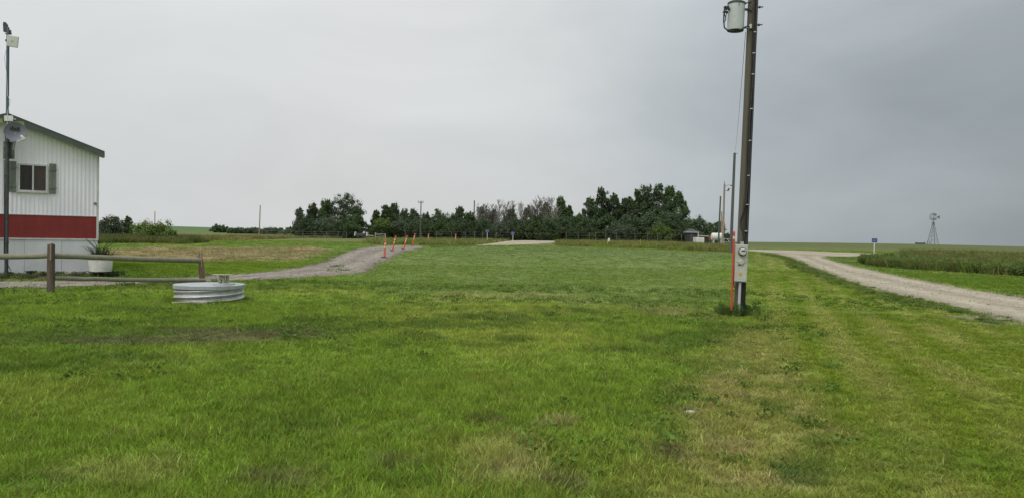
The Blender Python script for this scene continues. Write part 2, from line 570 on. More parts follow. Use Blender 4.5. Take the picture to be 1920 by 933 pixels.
def pole_mat(lean):
    """creosoted pole: lit left side and shaded right side painted in, partly real bleaching"""
    m, nt, b = new_mat('creosoted_pole_painted_shade')
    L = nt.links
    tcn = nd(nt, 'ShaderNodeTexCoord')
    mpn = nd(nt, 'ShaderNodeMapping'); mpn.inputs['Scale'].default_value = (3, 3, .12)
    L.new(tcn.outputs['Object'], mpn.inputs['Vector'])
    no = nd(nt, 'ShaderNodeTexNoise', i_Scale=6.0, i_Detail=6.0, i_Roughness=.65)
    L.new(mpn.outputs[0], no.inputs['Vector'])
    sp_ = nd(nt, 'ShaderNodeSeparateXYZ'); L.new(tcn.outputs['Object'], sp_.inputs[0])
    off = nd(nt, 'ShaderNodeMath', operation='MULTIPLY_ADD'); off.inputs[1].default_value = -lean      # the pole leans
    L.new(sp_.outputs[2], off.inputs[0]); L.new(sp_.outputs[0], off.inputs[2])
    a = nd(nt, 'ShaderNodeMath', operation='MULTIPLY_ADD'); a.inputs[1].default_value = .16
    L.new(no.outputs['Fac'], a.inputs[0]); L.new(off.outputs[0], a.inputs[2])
    rp = nd(nt, 'ShaderNodeValToRGB')  # painted light to shade, left to right across the pole, mixed with weathering
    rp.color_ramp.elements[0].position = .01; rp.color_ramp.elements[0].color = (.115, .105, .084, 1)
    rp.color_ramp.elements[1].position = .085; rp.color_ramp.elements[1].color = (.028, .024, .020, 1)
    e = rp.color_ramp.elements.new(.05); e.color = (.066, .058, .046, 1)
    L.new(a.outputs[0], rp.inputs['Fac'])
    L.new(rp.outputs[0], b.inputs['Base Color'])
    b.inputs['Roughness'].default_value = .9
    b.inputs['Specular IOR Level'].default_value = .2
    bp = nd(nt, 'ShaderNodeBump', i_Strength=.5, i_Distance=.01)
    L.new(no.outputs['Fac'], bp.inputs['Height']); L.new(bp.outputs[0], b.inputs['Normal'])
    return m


MAT['ground'] = ground_mat()
MAT['gravel'] = gravel_mat('grey_gravel', (.38, .34, .29), (.235, .208, .178), (.12, .105, .09), -55)
MAT['gravel_pale'] = gravel_mat('pale_gravel', (.45, .405, .315), (.36, .323, .245), (.23, .205, .15), 25)


# ------------------------------------------------------------------ regions of the ground (pixel outlines dropped onto the terrain)
def region(pts):
    return np.array([(g.x, g.y) for g in (ground(*p) for p in pts)])


def dist_in(x, y, poly):
    """signed distance to a polygon, positive inside"""
    x = np.asarray(x, float); y = np.asarray(y, float)
    ins = np.zeros(x.shape, bool)
    d2 = np.full(x.shape, 1e18)
    n = len(poly)
    for i in range(n):
        x0, y0 = poly[i]; x1, y1 = poly[(i + 1) % n]
        ex, ey = x1 - x0, y1 - y0
        t = np.clip(((x - x0) * ex + (y - y0) * ey) / (ex * ex + ey * ey + 1e-12), 0, 1)
        d2 = np.minimum(d2, (x - x0 - t * ex) ** 2 + (y - y0 - t * ey) ** 2)
        c = ((y0 > y) != (y1 > y)) & (x < (x1 - x0) * (y - y0) / ((y1 - y0) + 1e-12) + x0)
        ins ^= c
    d = np.sqrt(d2)
    return np.where(ins, d, -d)


def inside(x, y, poly):
    return dist_in(x, y, poly) > 0


def soft(x, y, poly, w, jag=0.0, s=0, sc=None):
    d = dist_in(x, y, poly)
    if jag: d = d + (fbm(x, y, sc or jag * 2.0, 4, s) - .5) * 2 * jag
    return sstep(-w, w, d)


# gravel strips: pairs of edge pixels
DRIVE_L = [((-260, 533), (-260, 553)), ((0, 527.5), (0, 541)), ((80, 527), (80, 540)), ((150, 526), (150, 537)), ((230, 525), (230, 533)), ((300, 522.5), (300, 531)), ((400, 518), (400, 528)),
           ((480, 512), (480, 525.5)), ((545, 504), (560, 521)), ((600, 494), (625, 517)), ((635, 480), (680, 512)),
           ((665, 468), (712, 494)), ((700, 462.3), (735, 480)), ((740, 460.5), (762, 471)), ((785, 460.8), (795, 464.5))]
DRIVE_R = [((2300, 625), (2300, 700)), ((1920, 559), (1920, 606)), ((1850, 547.5), (1850, 589)), ((1780, 535.5), (1780, 573)), ((1700, 521), (1700, 556)), ((1640, 508), (1640, 543)),
           ((1592, 497), (1580, 522)), ((1556, 487.5), (1520, 499)), ((1545, 483), (1480, 482)), ((1550, 477), (1450, 474.5))]
ROAD_X = [((1330, 468.0), (1330, 470)), ((1400, 467.8), (1400, 470.5)), ((1450, 468.7), (1440, 473.5)), ((1500, 470), (1500, 477)), ((1560, 472.5), (1560, 481)),
          ((1620, 474.8), (1620, 481)), ((1720, 480), (1720, 485)), ((1900, 490), (1900, 495))]
LANE_F = [((894, 459.2), (894, 460.6)), ((930, 455.2), (925, 460.2)), ((960, 451.6), (980, 459)), ((1000, 450.6), (1020, 457)), ((1044, 450.9), (1046, 455))]


def dens(strip):
    a = [ground(*p[0]) for p in strip]; b = [ground(*p[1]) for p in strip]
    return a, b


def strip_poly(strip):
    a, b = dens(strip)
    return np.array([(p.x, p.y) for p in a] + [(p.x, p.y) for p in reversed(b)])


P_DL, P_DR, P_RX, P_LF = (strip_poly(s) for s in (DRIVE_L, DRIVE_R, ROAD_X, LANE_F))
P_MID = region([(640, 522), (700, 505), (750, 482), (800, 466), (870, 462.5), (1040, 461.5), (1365, 474), (1372, 500), (1360, 560), (1250, 575), (1000, 548), (760, 548)])
P_DEAD = region([(760, 552), (860, 545), (1000, 548), (1180, 562), (1340, 588), (1330, 602), (1180, 580), (1000, 566), (800, 562)])
P_WEED = region([(820, 590), (930, 586), (1040, 592), (1030, 603), (930, 606), (830, 600)])
P_SOILL = region([(-60, 632), (250, 622), (600, 614), (620, 634), (380, 646), (150, 650), (-60, 656)])
P_TRACK = region([(1385, 612), (1440, 598), (1475, 640), (1560, 740), (1660, 840), (1740, 960), (1180, 960), (1250, 860), (1290, 760), (1330, 680)])
P_RIGHT = region([(1415, 476), (1450, 474), (1520, 505), (1640, 548), (1780, 578), (1930, 612), (2100, 760), (2000, 980), (1640, 980), (1500, 720), (1430, 590), (1405, 520)])
P_ISLE = region([(1553, 489), (1575, 482), (1615, 481), (1640, 497), (1700, 507), (1800, 514), (1930, 520), (2200, 535), (2200, 590), (1920, 556), (1780, 533), (1640, 505)])
P_STUB = region([(185, 474), (230, 466), (330, 463), (460, 465), (580, 464), (610, 470), (560, 486), (420, 492), (250, 490)])
P_LGREEN = region([(150, 492), (250, 490), (420, 492), (560, 487), (640, 472), (700, 461), (640, 482), (560, 505), (480, 513), (380, 518), (200, 524), (150, 524)])
P_HOUSE = region([(-160, 500), (60, 500), (190, 500), (212, 512), (196, 520), (120, 523), (-160, 527)])
P_BEYOND = None


def blob(x, y, px, py, r, jag=.5, s=3, asp=1.0):
    g = ground(px, py)
    d = np.hypot((x - g.x), (y - g.y) / asp) / r + (fbm(x, y, r * .8, 3, s) - .5) * 2 * jag
    return 1 - sstep(.55, 1.15, d)


LUSH = np.array((.150, .238, .030)); YEL = np.array((.240, .285, .055)); DARK = np.array((.074, .134, .022))
DRY = np.array((.34, .285, .135)); SOIL = np.array((.13, .10, .07)); BLUE = np.array((.160, .220, .064))
BLUED = np.array((.135, .200, .044)); DEEP = np.array((.108, .180, .018)); TAN = np.array((.42, .32, .19))
FIELD = np.array((.135, .18, .045)); CROP = np.array((.098, .185, .060)); RUST = np.array((.20, .17, .075))


def lerp(c, d, m):
    return c * (1 - m[:, None]) + d * m[:, None]


def colour(x, y):
    x = np.asarray(x, float); y = np.asarray(y, float)
    n = len(x)
    dd = np.hypot(x, y)
    a = fbm(x, y, 2.6, 5, 21); b = fbm(x, y, .8, 4, 31); c0 = fbm(x, y, 7.0, 4, 41)
    c = np.tile(LUSH, (n, 1))
    c = lerp(c, YEL, sstep(.44, .70, .6 * a + .4 * c0) * .72)
    c = lerp(c, DARK, sstep(.50, .68, .5 * b + .5 * fbm(x, y, 3.2, 4, 51)) * .75)
    # far ground
    far = sstep(88, 104, y + (fbm(x, y, 6, 3, 61) - .5) * 8)
    fc = lerp(np.tile(FIELD, (n, 1)), RUST, sstep(.45, .7, fbm(x * .4, y, 14, 4, 71)) * .55)
    c = lerp(c, fc, far)
    hill = sstep(330, 420, y) * (1 - sstep(-90, -40, x))
    c = lerp(c, np.tile(CROP, (n, 1)), hill)
    rf = sstep(100, 130, y) * sstep(20, 50, x)
    c = lerp(c, np.tile(np.array((.118, .145, .042)), (n, 1)), rf * .85)
    # middle lawn, greyer green of clover and knotweed
    m = soft(x, y, P_MID, 2.2, 2.2, 5, 5)
    mc = lerp(np.tile(BLUE, (n, 1)), BLUED, sstep(.42, .7, fbm(x * .6, y * .25, 1.6, 5, 81)) * .9)
    c = lerp(c, mc, m * .9)
    m = soft(x, y, P_DEAD, .5, .7, 6) * sstep(.40, .62, fbm(x * .6, y, .9, 4, 91))
    c = lerp(c, np.tile(np.array((.27, .26, .11)), (n, 1)), m * .75)
    m = soft(x, y, P_WEED, .35, .7, 7, .9)
    c = lerp(c, np.tile(np.array((.07, .125, .03)), (n, 1)), m * .55 * sstep(.35, .6, fbm(x, y, .6, 4, 95)))
    m = soft(x, y, P_SOILL, .35, .5, 8) * sstep(.42, .58, fbm(x * .5, y, .7, 4, 101))
    c = lerp(c, np.tile(np.array((.075, .12, .025)), (n, 1)), soft(x, y, P_SOILL, .5, .5, 8) * .7)
    c = lerp(c, np.tile(SOIL, (n, 1)), m * .5)
    # worn strip beside the pole
    m = soft(x, y, P_TRACK, .5, .6, 9)
    c = lerp(c, np.tile(np.array((.235, .240, .066)), (n, 1)), m * .85)
    c = lerp(c, np.tile(DRY, (n, 1)), m * sstep(.50, .72, fbm(x, y, .40, 5, 111)) * .55)
    c = lerp(c, np.tile(DARK, (n, 1)), m * sstep(.56, .72, fbm(x, y, .5, 4, 121)) * .7)
    # mown right side, mower passes
    m = soft(x, y, P_RIGHT, .6, .3, 10)
    az_ = R(18.4)
    s_ = x * math.cos(az_) - y * math.sin(az_) + (fbm(x, y, 4, 3, 131) - .5) * .35
    st = .5 + .5 * np.sin(2 * math.pi * s_ / .95)
    rc = lerp(np.tile(np.array((.140, .200, .020)), (n, 1)), np.array((.265, .275, .080)), st * .68 * sstep(.2, .55, fbm(x, y, 3.5, 3, 141)))
    rc = lerp(rc, DEEP, sstep(.48, .68, fbm(x, y, 1.4, 4, 151)) * .6)
    c = lerp(c, rc, m)
    m = soft(x, y, P_ISLE, .5, .4, 11)
    ic = lerp(np.tile(DEEP, (n, 1)), np.array((.13, .195, .04)), sstep(.35, .65, fbm(x, y, 1.5, 4, 161)) * .6)
    c = lerp(c, ic, m)
    # left side
    m = soft(x, y, P_LGREEN, .6, .6, 12)
    c = lerp(c, lerp(np.tile(np.array((.105, .185, .018)), (n, 1)), np.array((.15, .225, .026)), sstep(.4, .65, a)), m)
    m = soft(x, y, P_STUB, 1.2, 1.8, 13)
    sc_ = lerp(np.tile(np.array((.27, .245, .10)), (n, 1)), TAN, sstep(.4, .62, fbm(x * .35, y, 1.8, 5, 171)))
    sc_ = lerp(sc_, np.array((.17, .205, .05)), sstep(.48, .62, fbm(x * .3, y, 2.2, 4, 181)) * .8)
    c = lerp(c, sc_, m * .95)
    m = soft(x, y, P_HOUSE, .3, .3, 14)
    c = lerp(c, lerp(np.tile(SOIL, (n, 1)), np.array((.22, .17, .12)), sstep(.4, .6, b)), m)
    # spots
    for px, py, r, asp, cc, k in ((920, 790, .20, 1, SOIL * .6, .85), (1042, 793, .22, 1, DRY, .8), (960, 850, .42, 1.3, DRY, .55), (935, 890, .35, 1, DRY, .5),
                                  (520, 905, .3, 1, SOIL, .6), (740, 870, .25, 1, SOIL, .5), (1255, 852, .22, 1, SOIL, .7), (1500, 893, .22, 1, np.array((.04, .10, .02)), .9),
                                  (1280, 770, .2, 1, SOIL, .6), (1255, 740, .35, 1, DARK, .6), (1200, 790, .3, 1, DARK, .5), (560, 790, .5, .8, DARK, .5), (100, 900, .3, 1, DARK, .7),
                                  (480, 760, .4, 1, DARK, .4), (1060, 905, .25, 1, SOIL, .6), (770, 905, .3, 1, DARK, .5), (860, 840, .4, 1, YEL, .5), (250, 885, .5, .7, DRY, .35),
                                  (1840, 597, .9, .5, np.array((.40, .36, .30)), .9), (1880, 608, .7, .5, np.array((.36, .33, .27)), .8), (470, 563, .25, 1, DRY, .7)):
        g = ground(px, py)
        near = (np.abs(x - g.x) < 3 * r) & (np.abs(y - g.y) < 3 * r)
        if near.any():
            mm = np.zeros(n); mm[near] = blob(x[near], y[near], px, py, r, .5, 3 + int(px), asp)
            c = lerp(c, np.tile(cc, (n, 1)), mm * k * .7)
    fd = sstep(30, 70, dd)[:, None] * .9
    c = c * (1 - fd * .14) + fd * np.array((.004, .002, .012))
    # dusty margins of the gravel
    for P, w, g_ in ((P_DL, .35, np.array((.22, .19, .16))), (P_DR, .30, np.array((.34, .30, .25))), (P_RX, .6, np.array((.34, .30, .25))), (P_LF, .8, np.array((.3, .27, .22)))):
        c = lerp(c, np.tile(g_, (n, 1)), soft(x, y, P, w, w * 1.2, 15))
    return c


# ground sheet: a polar grid round the viewpoint, finest inside the view
th = np.concatenate([np.arange(-180, -42, 2.0), np.arange(-42, 42, .22), np.arange(42, 180, 2.0)])
rad = np.concatenate([[0.3], np.geomspace(0.8, 2600, 330)])
TH, RD = np.meshgrid(np.radians(th), rad)
GX, GY = RD * np.sin(TH), RD * np.cos(TH)
GZ = H(GX, GY)
nt_, nr_ = len(th), len(rad)
V = np.stack([GX.ravel(), GY.ravel(), GZ.ravel()], 1)
i0 = (np.arange(nr_ - 1)[:, None] * nt_ + np.arange(nt_)[None, :])
j1 = (np.arange(nt_) + 1) % nt_
i1 = (np.arange(nr_ - 1)[:, None] * nt_ + j1[None, :])
Q = np.stack([i0, i1, i1 + nt_, i0 + nt_], -1).reshape(-1, 4)[:, ::-1]
inner = np.arange(nt_)
V = np.vstack([V, [[0, 0, float(H(0, 0))]]])
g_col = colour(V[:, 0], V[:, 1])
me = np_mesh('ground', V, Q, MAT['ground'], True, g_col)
ground_ob = link('ground', me)
tag(ground_ob, kind='structure')


def gridz(x, y):
    """height of the ground sheet itself (bilinear in its polar grid)"""
    t = np.degrees(np.arctan2(x, y)); r = np.hypot(x, y)
    ti = np.clip(np.searchsorted(th, t) - 1, 0, nt_ - 2); ri = np.clip(np.searchsorted(rad, r) - 1, 0, nr_ - 2)
    ft = (t - th[ti]) / (th[ti + 1] - th[ti]); fr = (r - rad[ri]) / (rad[ri + 1] - rad[ri])
    return (GZ[ri, ti] * (1 - ft) + GZ[ri, ti + 1] * ft) * (1 - fr) + (GZ[ri + 1, ti] * (1 - ft) + GZ[ri + 1, ti + 1] * ft) * fr


def gravel_sheet(name, strip, mat, jag, lift, nlong=14, nac=14, seed=0):
    a, b = dens(strip)
    A = np.array([(p.x, p.y) for p in a]); B = np.array([(p.x, p.y) for p in b])
    t = np.linspace(0, len(A) - 1, (len(A) - 1) * nlong + 1)
    k = np.arange(len(A))

    def cr(P):      # smooth (Catmull-Rom) through the edge points
        i = np.clip(t.astype(int), 0, len(P) - 2); f = (t - i)[:, None]
        p0, p1, p2, p3 = P[np.maximum(i - 1, 0)], P[i], P[i + 1], P[np.minimum(i + 2, len(P) - 1)]
        return .5 * (2 * p1 + (p2 - p0) * f + (2 * p0 - 5 * p1 + 4 * p2 - p3) * f ** 2 + (3 * p1 - p0 - 3 * p2 + p3) * f ** 3)
    A, B = cr(A), cr(B)
    wdir = (B - A); wl_ = np.linalg.norm(wdir, axis=1, keepdims=True); wdir = wdir / np.maximum(wl_, 1e-6)
    ja = (fbm(A[:, 0], A[:, 1], jag * 3, 4, seed) - .5) * 2 * jag
    jb = (fbm(B[:, 0], B[:, 1], jag * 3, 4, seed + 9) - .5) * 2 * jag
    A = A + wdir * ja[:, None]; B = B + wdir * jb[:, None]
    s = np.linspace(0, 1, nac)
    X = A[:, None, 0] * (1 - s) + B[:, None, 0] * s; Y = A[:, None, 1] * (1 - s) + B[:, None, 1] * s
    Z = gridz(X, Y) + lift
    n, mm = X.shape
    idx = np.arange(n * mm).reshape(n, mm)
    q = np.stack([idx[:-1, :-1], idx[1:, :-1], idx[1:, 1:], idx[:-1, 1:]], -1).reshape(-1, 4)
    v = np.stack([X.ravel(), Y.ravel(), Z.ravel()], 1)
    # make normals point up
    p = v[q[0]]
    if np.cross(p[1] - p[0], p[2] - p[0])[2] < 0: q = q[:, ::-1]
    me_ = np_mesh(name, v, q, mat, True)
    ac = me_.attributes.new('across', 'FLOAT', 'POINT')
    ac.data.foreach_set('value', np.tile(s, n).astype(np.float32))
    o = link(name, me_)
    tag(o, kind='structure')
    return o


gravel_sheet('gravel_driveway', DRIVE_L, MAT['gravel'], .28, .016, seed=3)
gravel_sheet('gravel_track', DRIVE_R, MAT['gravel_pale'], .42, .016, seed=13)
gravel_sheet('gravel_road', ROAD_X, MAT['gravel_pale'], .4, .026, seed=23)
gravel_sheet('gravel_lane', LANE_F, MAT['gravel_pale'], .6, .03, seed=33)


# ------------------------------------------------------------------ scattered vegetation (geometry nodes)
def blade_mesh(name, n, rad_, hmin, hmax, width, lean, seed, segs=3, mat=None, heads=0.0, up_bias=1.0):
    r = random.Random(seed)
    vs, fs = [], []
    for i in range(n):
        a = r.random() * 2 * math.pi; d = rad_ * math.sqrt(r.random())
        x, y = d * math.cos(a), d * math.sin(a)
        h = hmin + (hmax - hmin) * r.random() ** 1.3
        la = r.random() * 2 * math.pi if r.random() > .4 else a + (r.random() - .5)
        ln = lean * (.3 + r.random()) * h
        w = width * (.6 + .8 * r.random())
        fa = r.random() * 2 * math.pi
        ux, uy = math.cos(fa) * w / 2, math.sin(fa) * w / 2
        b = len(vs)
        for k in range(segs):
            t = k / segs
            k2 = t ** 1.9
            px, py, pz = x + math.cos(la) * ln * k2, y + math.sin(la) * ln * k2, h * (t - .25 * lean * t * t) - .012
            ww = 1 - .55 * t
            vs.append((px - ux * ww, py - uy * ww, pz)); vs.append((px + ux * ww, py + uy * ww, pz))
        vs.append((x + math.cos(la) * ln, y + math.sin(la) * ln, h * (1 - .25 * lean) - .012))
        for k in range(segs - 1):
            fs.append((b + 2 * k, b + 2 * k + 1, b + 2 * k + 3, b + 2 * k + 2))
        fs.append((b + 2 * segs - 2, b + 2 * segs - 1, b + 2 * segs))
    me_ = bpy.data.meshes.new(name)
    me_.from_pydata(vs, [], fs)
    me_.materials.append(mat or MAT['grass_blade'])
    return me_


def weed_mesh(name, n, rad_, h, leaf, seed, mat=None):
    """broad-leaved weed: stems with leaves"""
    r = random.Random(seed)
    vs, fs = [], []
    for i in range(n):
        a = r.random() * 2 * math.pi; d = rad_ * math.sqrt(r.random()); z = h * r.random() ** .8
        x, y = d * math.cos(a) * (.6 + .4 * z / h), d * math.sin(a) * (.6 + .4 * z / h)
        l = leaf * (.6 + .8 * r.random()); w = l * (.28 + .2 * r.random())
        o = Vector((r.gauss(0, 1), r.gauss(0, 1), r.gauss(.35, .6))).normalized()
        s_ = o.cross(Vector((r.gauss(0, 1), r.gauss(0, 1), r.gauss(0, 1)))).normalized()
        c = Vector((x, y, z))
        b = len(vs)
        vs += [tuple(c), tuple(c + o * l * .5 + s_ * w), tuple(c + o * l), tuple(c + o * l * .5 - s_ * w)]
        fs.append((b, b + 1, b + 2, b + 3))
    me_ = bpy.data.meshes.new(name)
    me_.from_pydata(vs, [], fs)
    me_.materials.append(mat or MAT['grass_blade'])
    return me_


def lib(name, meshes):
    c = bpy.data.collections.new(name)
    for i, me_ in enumerate(meshes):
        c.objects.link(bpy.data.objects.new(me_.name, me_))
    return c


def scatter(name, pts, scl, tint, library, nvar, seed, tilt=.12):
    r = np.random.default_rng(seed)
    n = len(pts)
    me_ = bpy.data.meshes.new(name)
    me_.vertices.add(n)
    me_.vertices.foreach_set('co', np.asarray(pts, np.float32).ravel())
    rot = np.stack([r.normal(0, tilt, n), r.normal(0, tilt, n), r.uniform(0, 6.283, n)], 1).astype(np.float32)
    for nm, ty, key, arr in (('rot', 'FLOAT_VECTOR', 'vector', rot), ('scl', 'FLOAT_VECTOR', 'vector', np.asarray(scl, np.float32)),
                             ('idx', 'INT', 'value', r.integers(0, nvar, n).astype(np.int32))):
        at_ = me_.attributes.new(nm, ty, 'POINT')
        at_.data.foreach_set(key, arr.ravel())
    ca = me_.attributes.new('tint', 'FLOAT_COLOR', 'POINT')
    cc = np.ones((n, 4), np.float32); cc[:, :3] = np.clip(tint, 0, 1)
    ca.data.foreach_set('color', cc.ravel())
    ng = bpy.data.node_groups.new(name, 'GeometryNodeTree')
    ng.interface.new_socket('Geometry', in_out='INPUT', socket_type='NodeSocketGeometry')
    ng.interface.new_socket('Geometry', in_out='OUTPUT', socket_type='NodeSocketGeometry')
    N, L = ng.nodes, ng.links
    gi, go = N.new('NodeGroupInput'), N.new('NodeGroupOutput')
    iop = N.new('GeometryNodeInstanceOnPoints')
    ci = N.new('GeometryNodeCollectionInfo')
    ci.inputs['Collection'].default_value = library
    ci.inputs['Separate Children'].default_value = True
    ci.inputs['Reset Children'].default_value = True
    iop.inputs['Pick Instance'].default_value = True

    def attr(nm, ty):
        a_ = N.new('GeometryNodeInputNamedAttribute')
        a_.data_type = ty
        a_.inputs['Name'].default_value = nm
        return a_.outputs['Attribute']
    L.new(gi.outputs[0], iop.inputs['Points'])
    L.new(ci.outputs[0], iop.inputs['Instance'])
    L.new(attr('idx', 'INT'), iop.inputs['Instance Index'])
    L.new(attr('rot', 'FLOAT_VECTOR'), iop.inputs['Rotation'])
    L.new(attr('scl', 'FLOAT_VECTOR'), iop.inputs['Scale'])
    L.new(iop.outputs[0], go.inputs[0])
    o = link(name, me_)
    md = o.modifiers.new('scatter', 'NODES')
    md.node_group = ng
    tag(o, kind='stuff')
    return o


def sample_wedge(y0, y1, n, margin=1.5, xa=-.70, xb=.70, seed=1):
    r = np.random.default_rng(seed)
    w0, w1 = (xb - xa) * y0 + 2 * margin, (xb - xa) * y1 + 2 * margin
    u = r.random(n)
    k = (w1 - w0) / (y1 - y0)
    y = y0 + (-w0 + np.sqrt(w0 * w0 + 2 * k * u * (y1 - y0) * (w0 + w1) / 2)) / k if k > 1e-6 else y0 + u * (y1 - y0)
    x = xa * y - margin + r.random(n) * ((xb - xa) * y + 2 * margin)
    return x, y


LIB_TURF = lib('turf tufts', [blade_mesh('turf_tuft', 28, .075, .028, .092, .0064, .75, 100 + i) for i in range(8)])
LIB_TURF2 = lib('turf tufts far', [blade_mesh('turf_tuft_wide', 34, .17, .03, .085, .014, .8, 200 + i, 2) for i in range(6)])
LIB_TALL = lib('tall grass clumps', [blade_mesh('tall_grass_clump', 46, .28, .35, 1.0, .022, .45, 300 + i, 3) for i in range(6)])
LIB_WEED = lib('weed clumps', [weed_mesh('weed_clump', 170, .26, .42, .075, 400 + i) for i in range(6)])


def gravel_in(x, y, pad=0.0):
    m = np.zeros(len(x), bool)
    for P in (P_DL, P_DR, P_RX, P_LF):
        m |= (dist_in(x, y, P) + (fbm(x, y, .5, 3, 77) - .5) * .5) > pad
    return m


HOUSE_P = at(183, 507, 24.5); HOUSE_L = at(10, 507, 23.0)
CIS = ground(392, 571) + Vector((0, .80, 0)); CIS.x = at(392.5, 560, CIS.y).x; CIS.z = float(H(CIS.x, CIS.y)) - .03


def lawn_height(x, y):
    """how long the grass stands: shorter on the mown right side and the worn strip"""
    h = .78 + .75 * fbm(x, y, 1.6, 4, 191) * .9
    h = h * (1 - .50 * np.maximum(soft(x, y, P_RIGHT, .8), soft(x, y, P_TRACK, .8) * .8))
    h = h * (1 - .35 * soft(x, y, P_MID, 1.0)) * (1 - .6 * soft(x, y, P_SOILL, .3) * .7)
    h = h * (1 + .5 * sstep(.6, .8, fbm(x, y, .5, 3, 201)))
    return h


def turf(name, y0, y1, n, library, nvar, seed, zs=1.0, xs=1.0):
    x, y = sample_wedge(y0, y1, n, seed=seed)
    c = colour(x, y)
    dry = sstep(.10, .22, c[:, 0] - c[:, 1] * .75)         # dry or bare places grow sparser
    r = np.random.default_rng(seed + 1)
    # house footprint, cistern and gravel stay free
    keep = ~gravel_in(x, y, .10) & (r.random(n) > dry * .65) & (np.hypot(x - CIS.x, y - CIS.y) > .86) & ~inside(x, y, P_HOUSE)
    x, y, c = x[keep], y[keep], c[keep]
    h = lawn_height(x, y) * zs
    k = r.uniform(.75, 1.25, len(x)) * xs
    c = c * r.uniform(.8, 1.25, len(x))[:, None] * 1.34
    yel = r.random(len(x)) < .10
    c[yel] = c[yel] * .5 + np.array((.30, .29, .11)) * .5
    scatter(name, np.stack([x, y, gridz(x, y)], 1), np.stack([k, k, h * r.uniform(.75, 1.3, len(x))], 1), c, library, nvar, seed)


turf('lawn_grass', 2.6, 9, 21000, LIB_TURF, 8, 1)
turf('lawn_grass', 9, 18, 26000, LIB_TURF, 8, 2, 1.0, 1.3)
turf('lawn_grass', 18, 42, 30000, LIB_TURF2, 6, 3, .95)
turf('lawn_grass', 42, 96, 26000, LIB_TURF2, 6, 4, 1.0, 1.7)


def fill(name, poly, dens_, library, nvar, seed, c1, c2, hs, xs=1.0, jag=.3, tip=None, keep_gravel=False):
    r = np.random.default_rng(seed)
    x0, y0 = poly.min(0); x1, y1 = poly.max(0)
    n = int((x1 - x0) * (y1 - y0) * dens_)
    x = r.uniform(x0, x1, n); y = r.uniform(y0, y1, n)
    k = (dist_in(x, y, poly) + (fbm(x, y, jag * 2, 3, seed) - .5) * 2 * jag) > 0
    if not keep_gravel: k &= ~gravel_in(x, y, .1)
    x, y = x[k], y[k]
    m = sstep(.35, .65, fbm(x, y, 2.0, 4, seed + 5) * .6 + r.random(len(x)) * .4)
    c = np.array(c1)[None] * (1 - m[:, None]) + np.array(c2)[None] * m[:, None]
    c = c * r.uniform(.75, 1.25, len(x))[:, None]
    s = r.uniform(.75, 1.25, len(x)) * xs
    h = hs * r.uniform(.65, 1.2, len(x)) * (.7 + .6 * fbm(x, y, 3.0, 3, seed + 6))
    return scatter(name, np.stack([x, y, gridz(x, y)], 1), np.stack([s, s, h], 1), c, library, nvar, seed, .1)


# tall grass beyond the mown lawn, in front of the tree belt
P_TALL_R = region([(1046, 461), (1200, 465.5), (1372, 473.5), (1400, 468), (1372, 461), (1290, 457), (1180, 454.5), (1046, 453)])
fill('tall_grass', P_TALL_R, 2.2, LIB_TALL, 6, 21, (.165, .225, .05), (.22, .205, .075), .62, 1.3, .8)
P_TALL_C = region([(690, 458), (800, 460), (860, 461.5), (925, 459), (930, 455), (955, 451.5), (900, 450), (690, 449)])
fill('tall_grass', P_TALL_C, 1.8, LIB_TALL, 6, 22, (.15, .21, .05), (.24, .235, .09), .55, 1.3, .8)
P_TALL_L = region([(150, 458), (240, 456), (300, 456.5), (352, 458), (384, 455), (370, 448), (300, 446), (150, 446)])
fill('tall_grass', P_TALL_L, 6.0, LIB_TALL, 6, 23, (.085, .125, .032), (.16, .155, .06), .66, 1.3, .6)
P_TALL_L2 = region([(372, 453), (460, 450), (560, 447), (690, 447), (690, 443.5), (560, 442.5), (372, 445)])
fill('tall_grass', P_TALL_L2, .9, LIB_TALL, 6, 24, (.18, .21, .06), (.25, .22, .09), .6, 1.5, 1.0)
# stubble with stalks
fill('stubble_grass', P_STUB, 3.0, LIB_TALL, 6, 25, (.46, .36, .23), (.26, .27, .09), .16, 1.0, .8)
# tall weeds on the far side of the gravel track
P_HEDGE = region([(1618, 483), (1640, 497), (1700, 505), (1800, 513), (1930, 519), (2150, 533), (2150, 512), (1930, 505), (1800, 500), (1700, 494), (1650, 485)])
_a = ground(1640, 497); _b = ground(1930, 519); _c = ground(2250, 545)
P_HEDGE = np.array([(_a.x + 3.0, _a.y + 8), (_a.x - .6, _a.y - .4), (_b.x, _b.y), (_c.x, _c.y), (_c.x + 4, _c.y), (_b.x + 4, _b.y + 2), (_a.x + 5, _a.y + 3), (_a.x + 6.5, _a.y + 9)])
fill('tall_weeds', P_HEDGE, 12, LIB_WEED, 6, 26, (.10, .16, .04), (.15, .21, .06), 1.18, 1.1, .9)
fill('tall_grass', P_HEDGE, 15, LIB_TALL, 6, 27, (.12, .175, .045), (.175, .19, .065), .78, 1.1, .7)
_d = np.array([(_a.x + 6.5, _a.y + 11), (_a.x + 5, _a.y + 3), (_b.x + 4, _b.y + 2), (_c.x + 4, _c.y), (_c.x + 30, _c.y), (_b.x + 45, _b.y + 40), (_a.x + 25, _a.y + 45)])
fill('field_grass', _d, 1.1, LIB_TALL, 6, 28, (.14, .175, .05), (.18, .175, .065), .62, 1.6, .5)
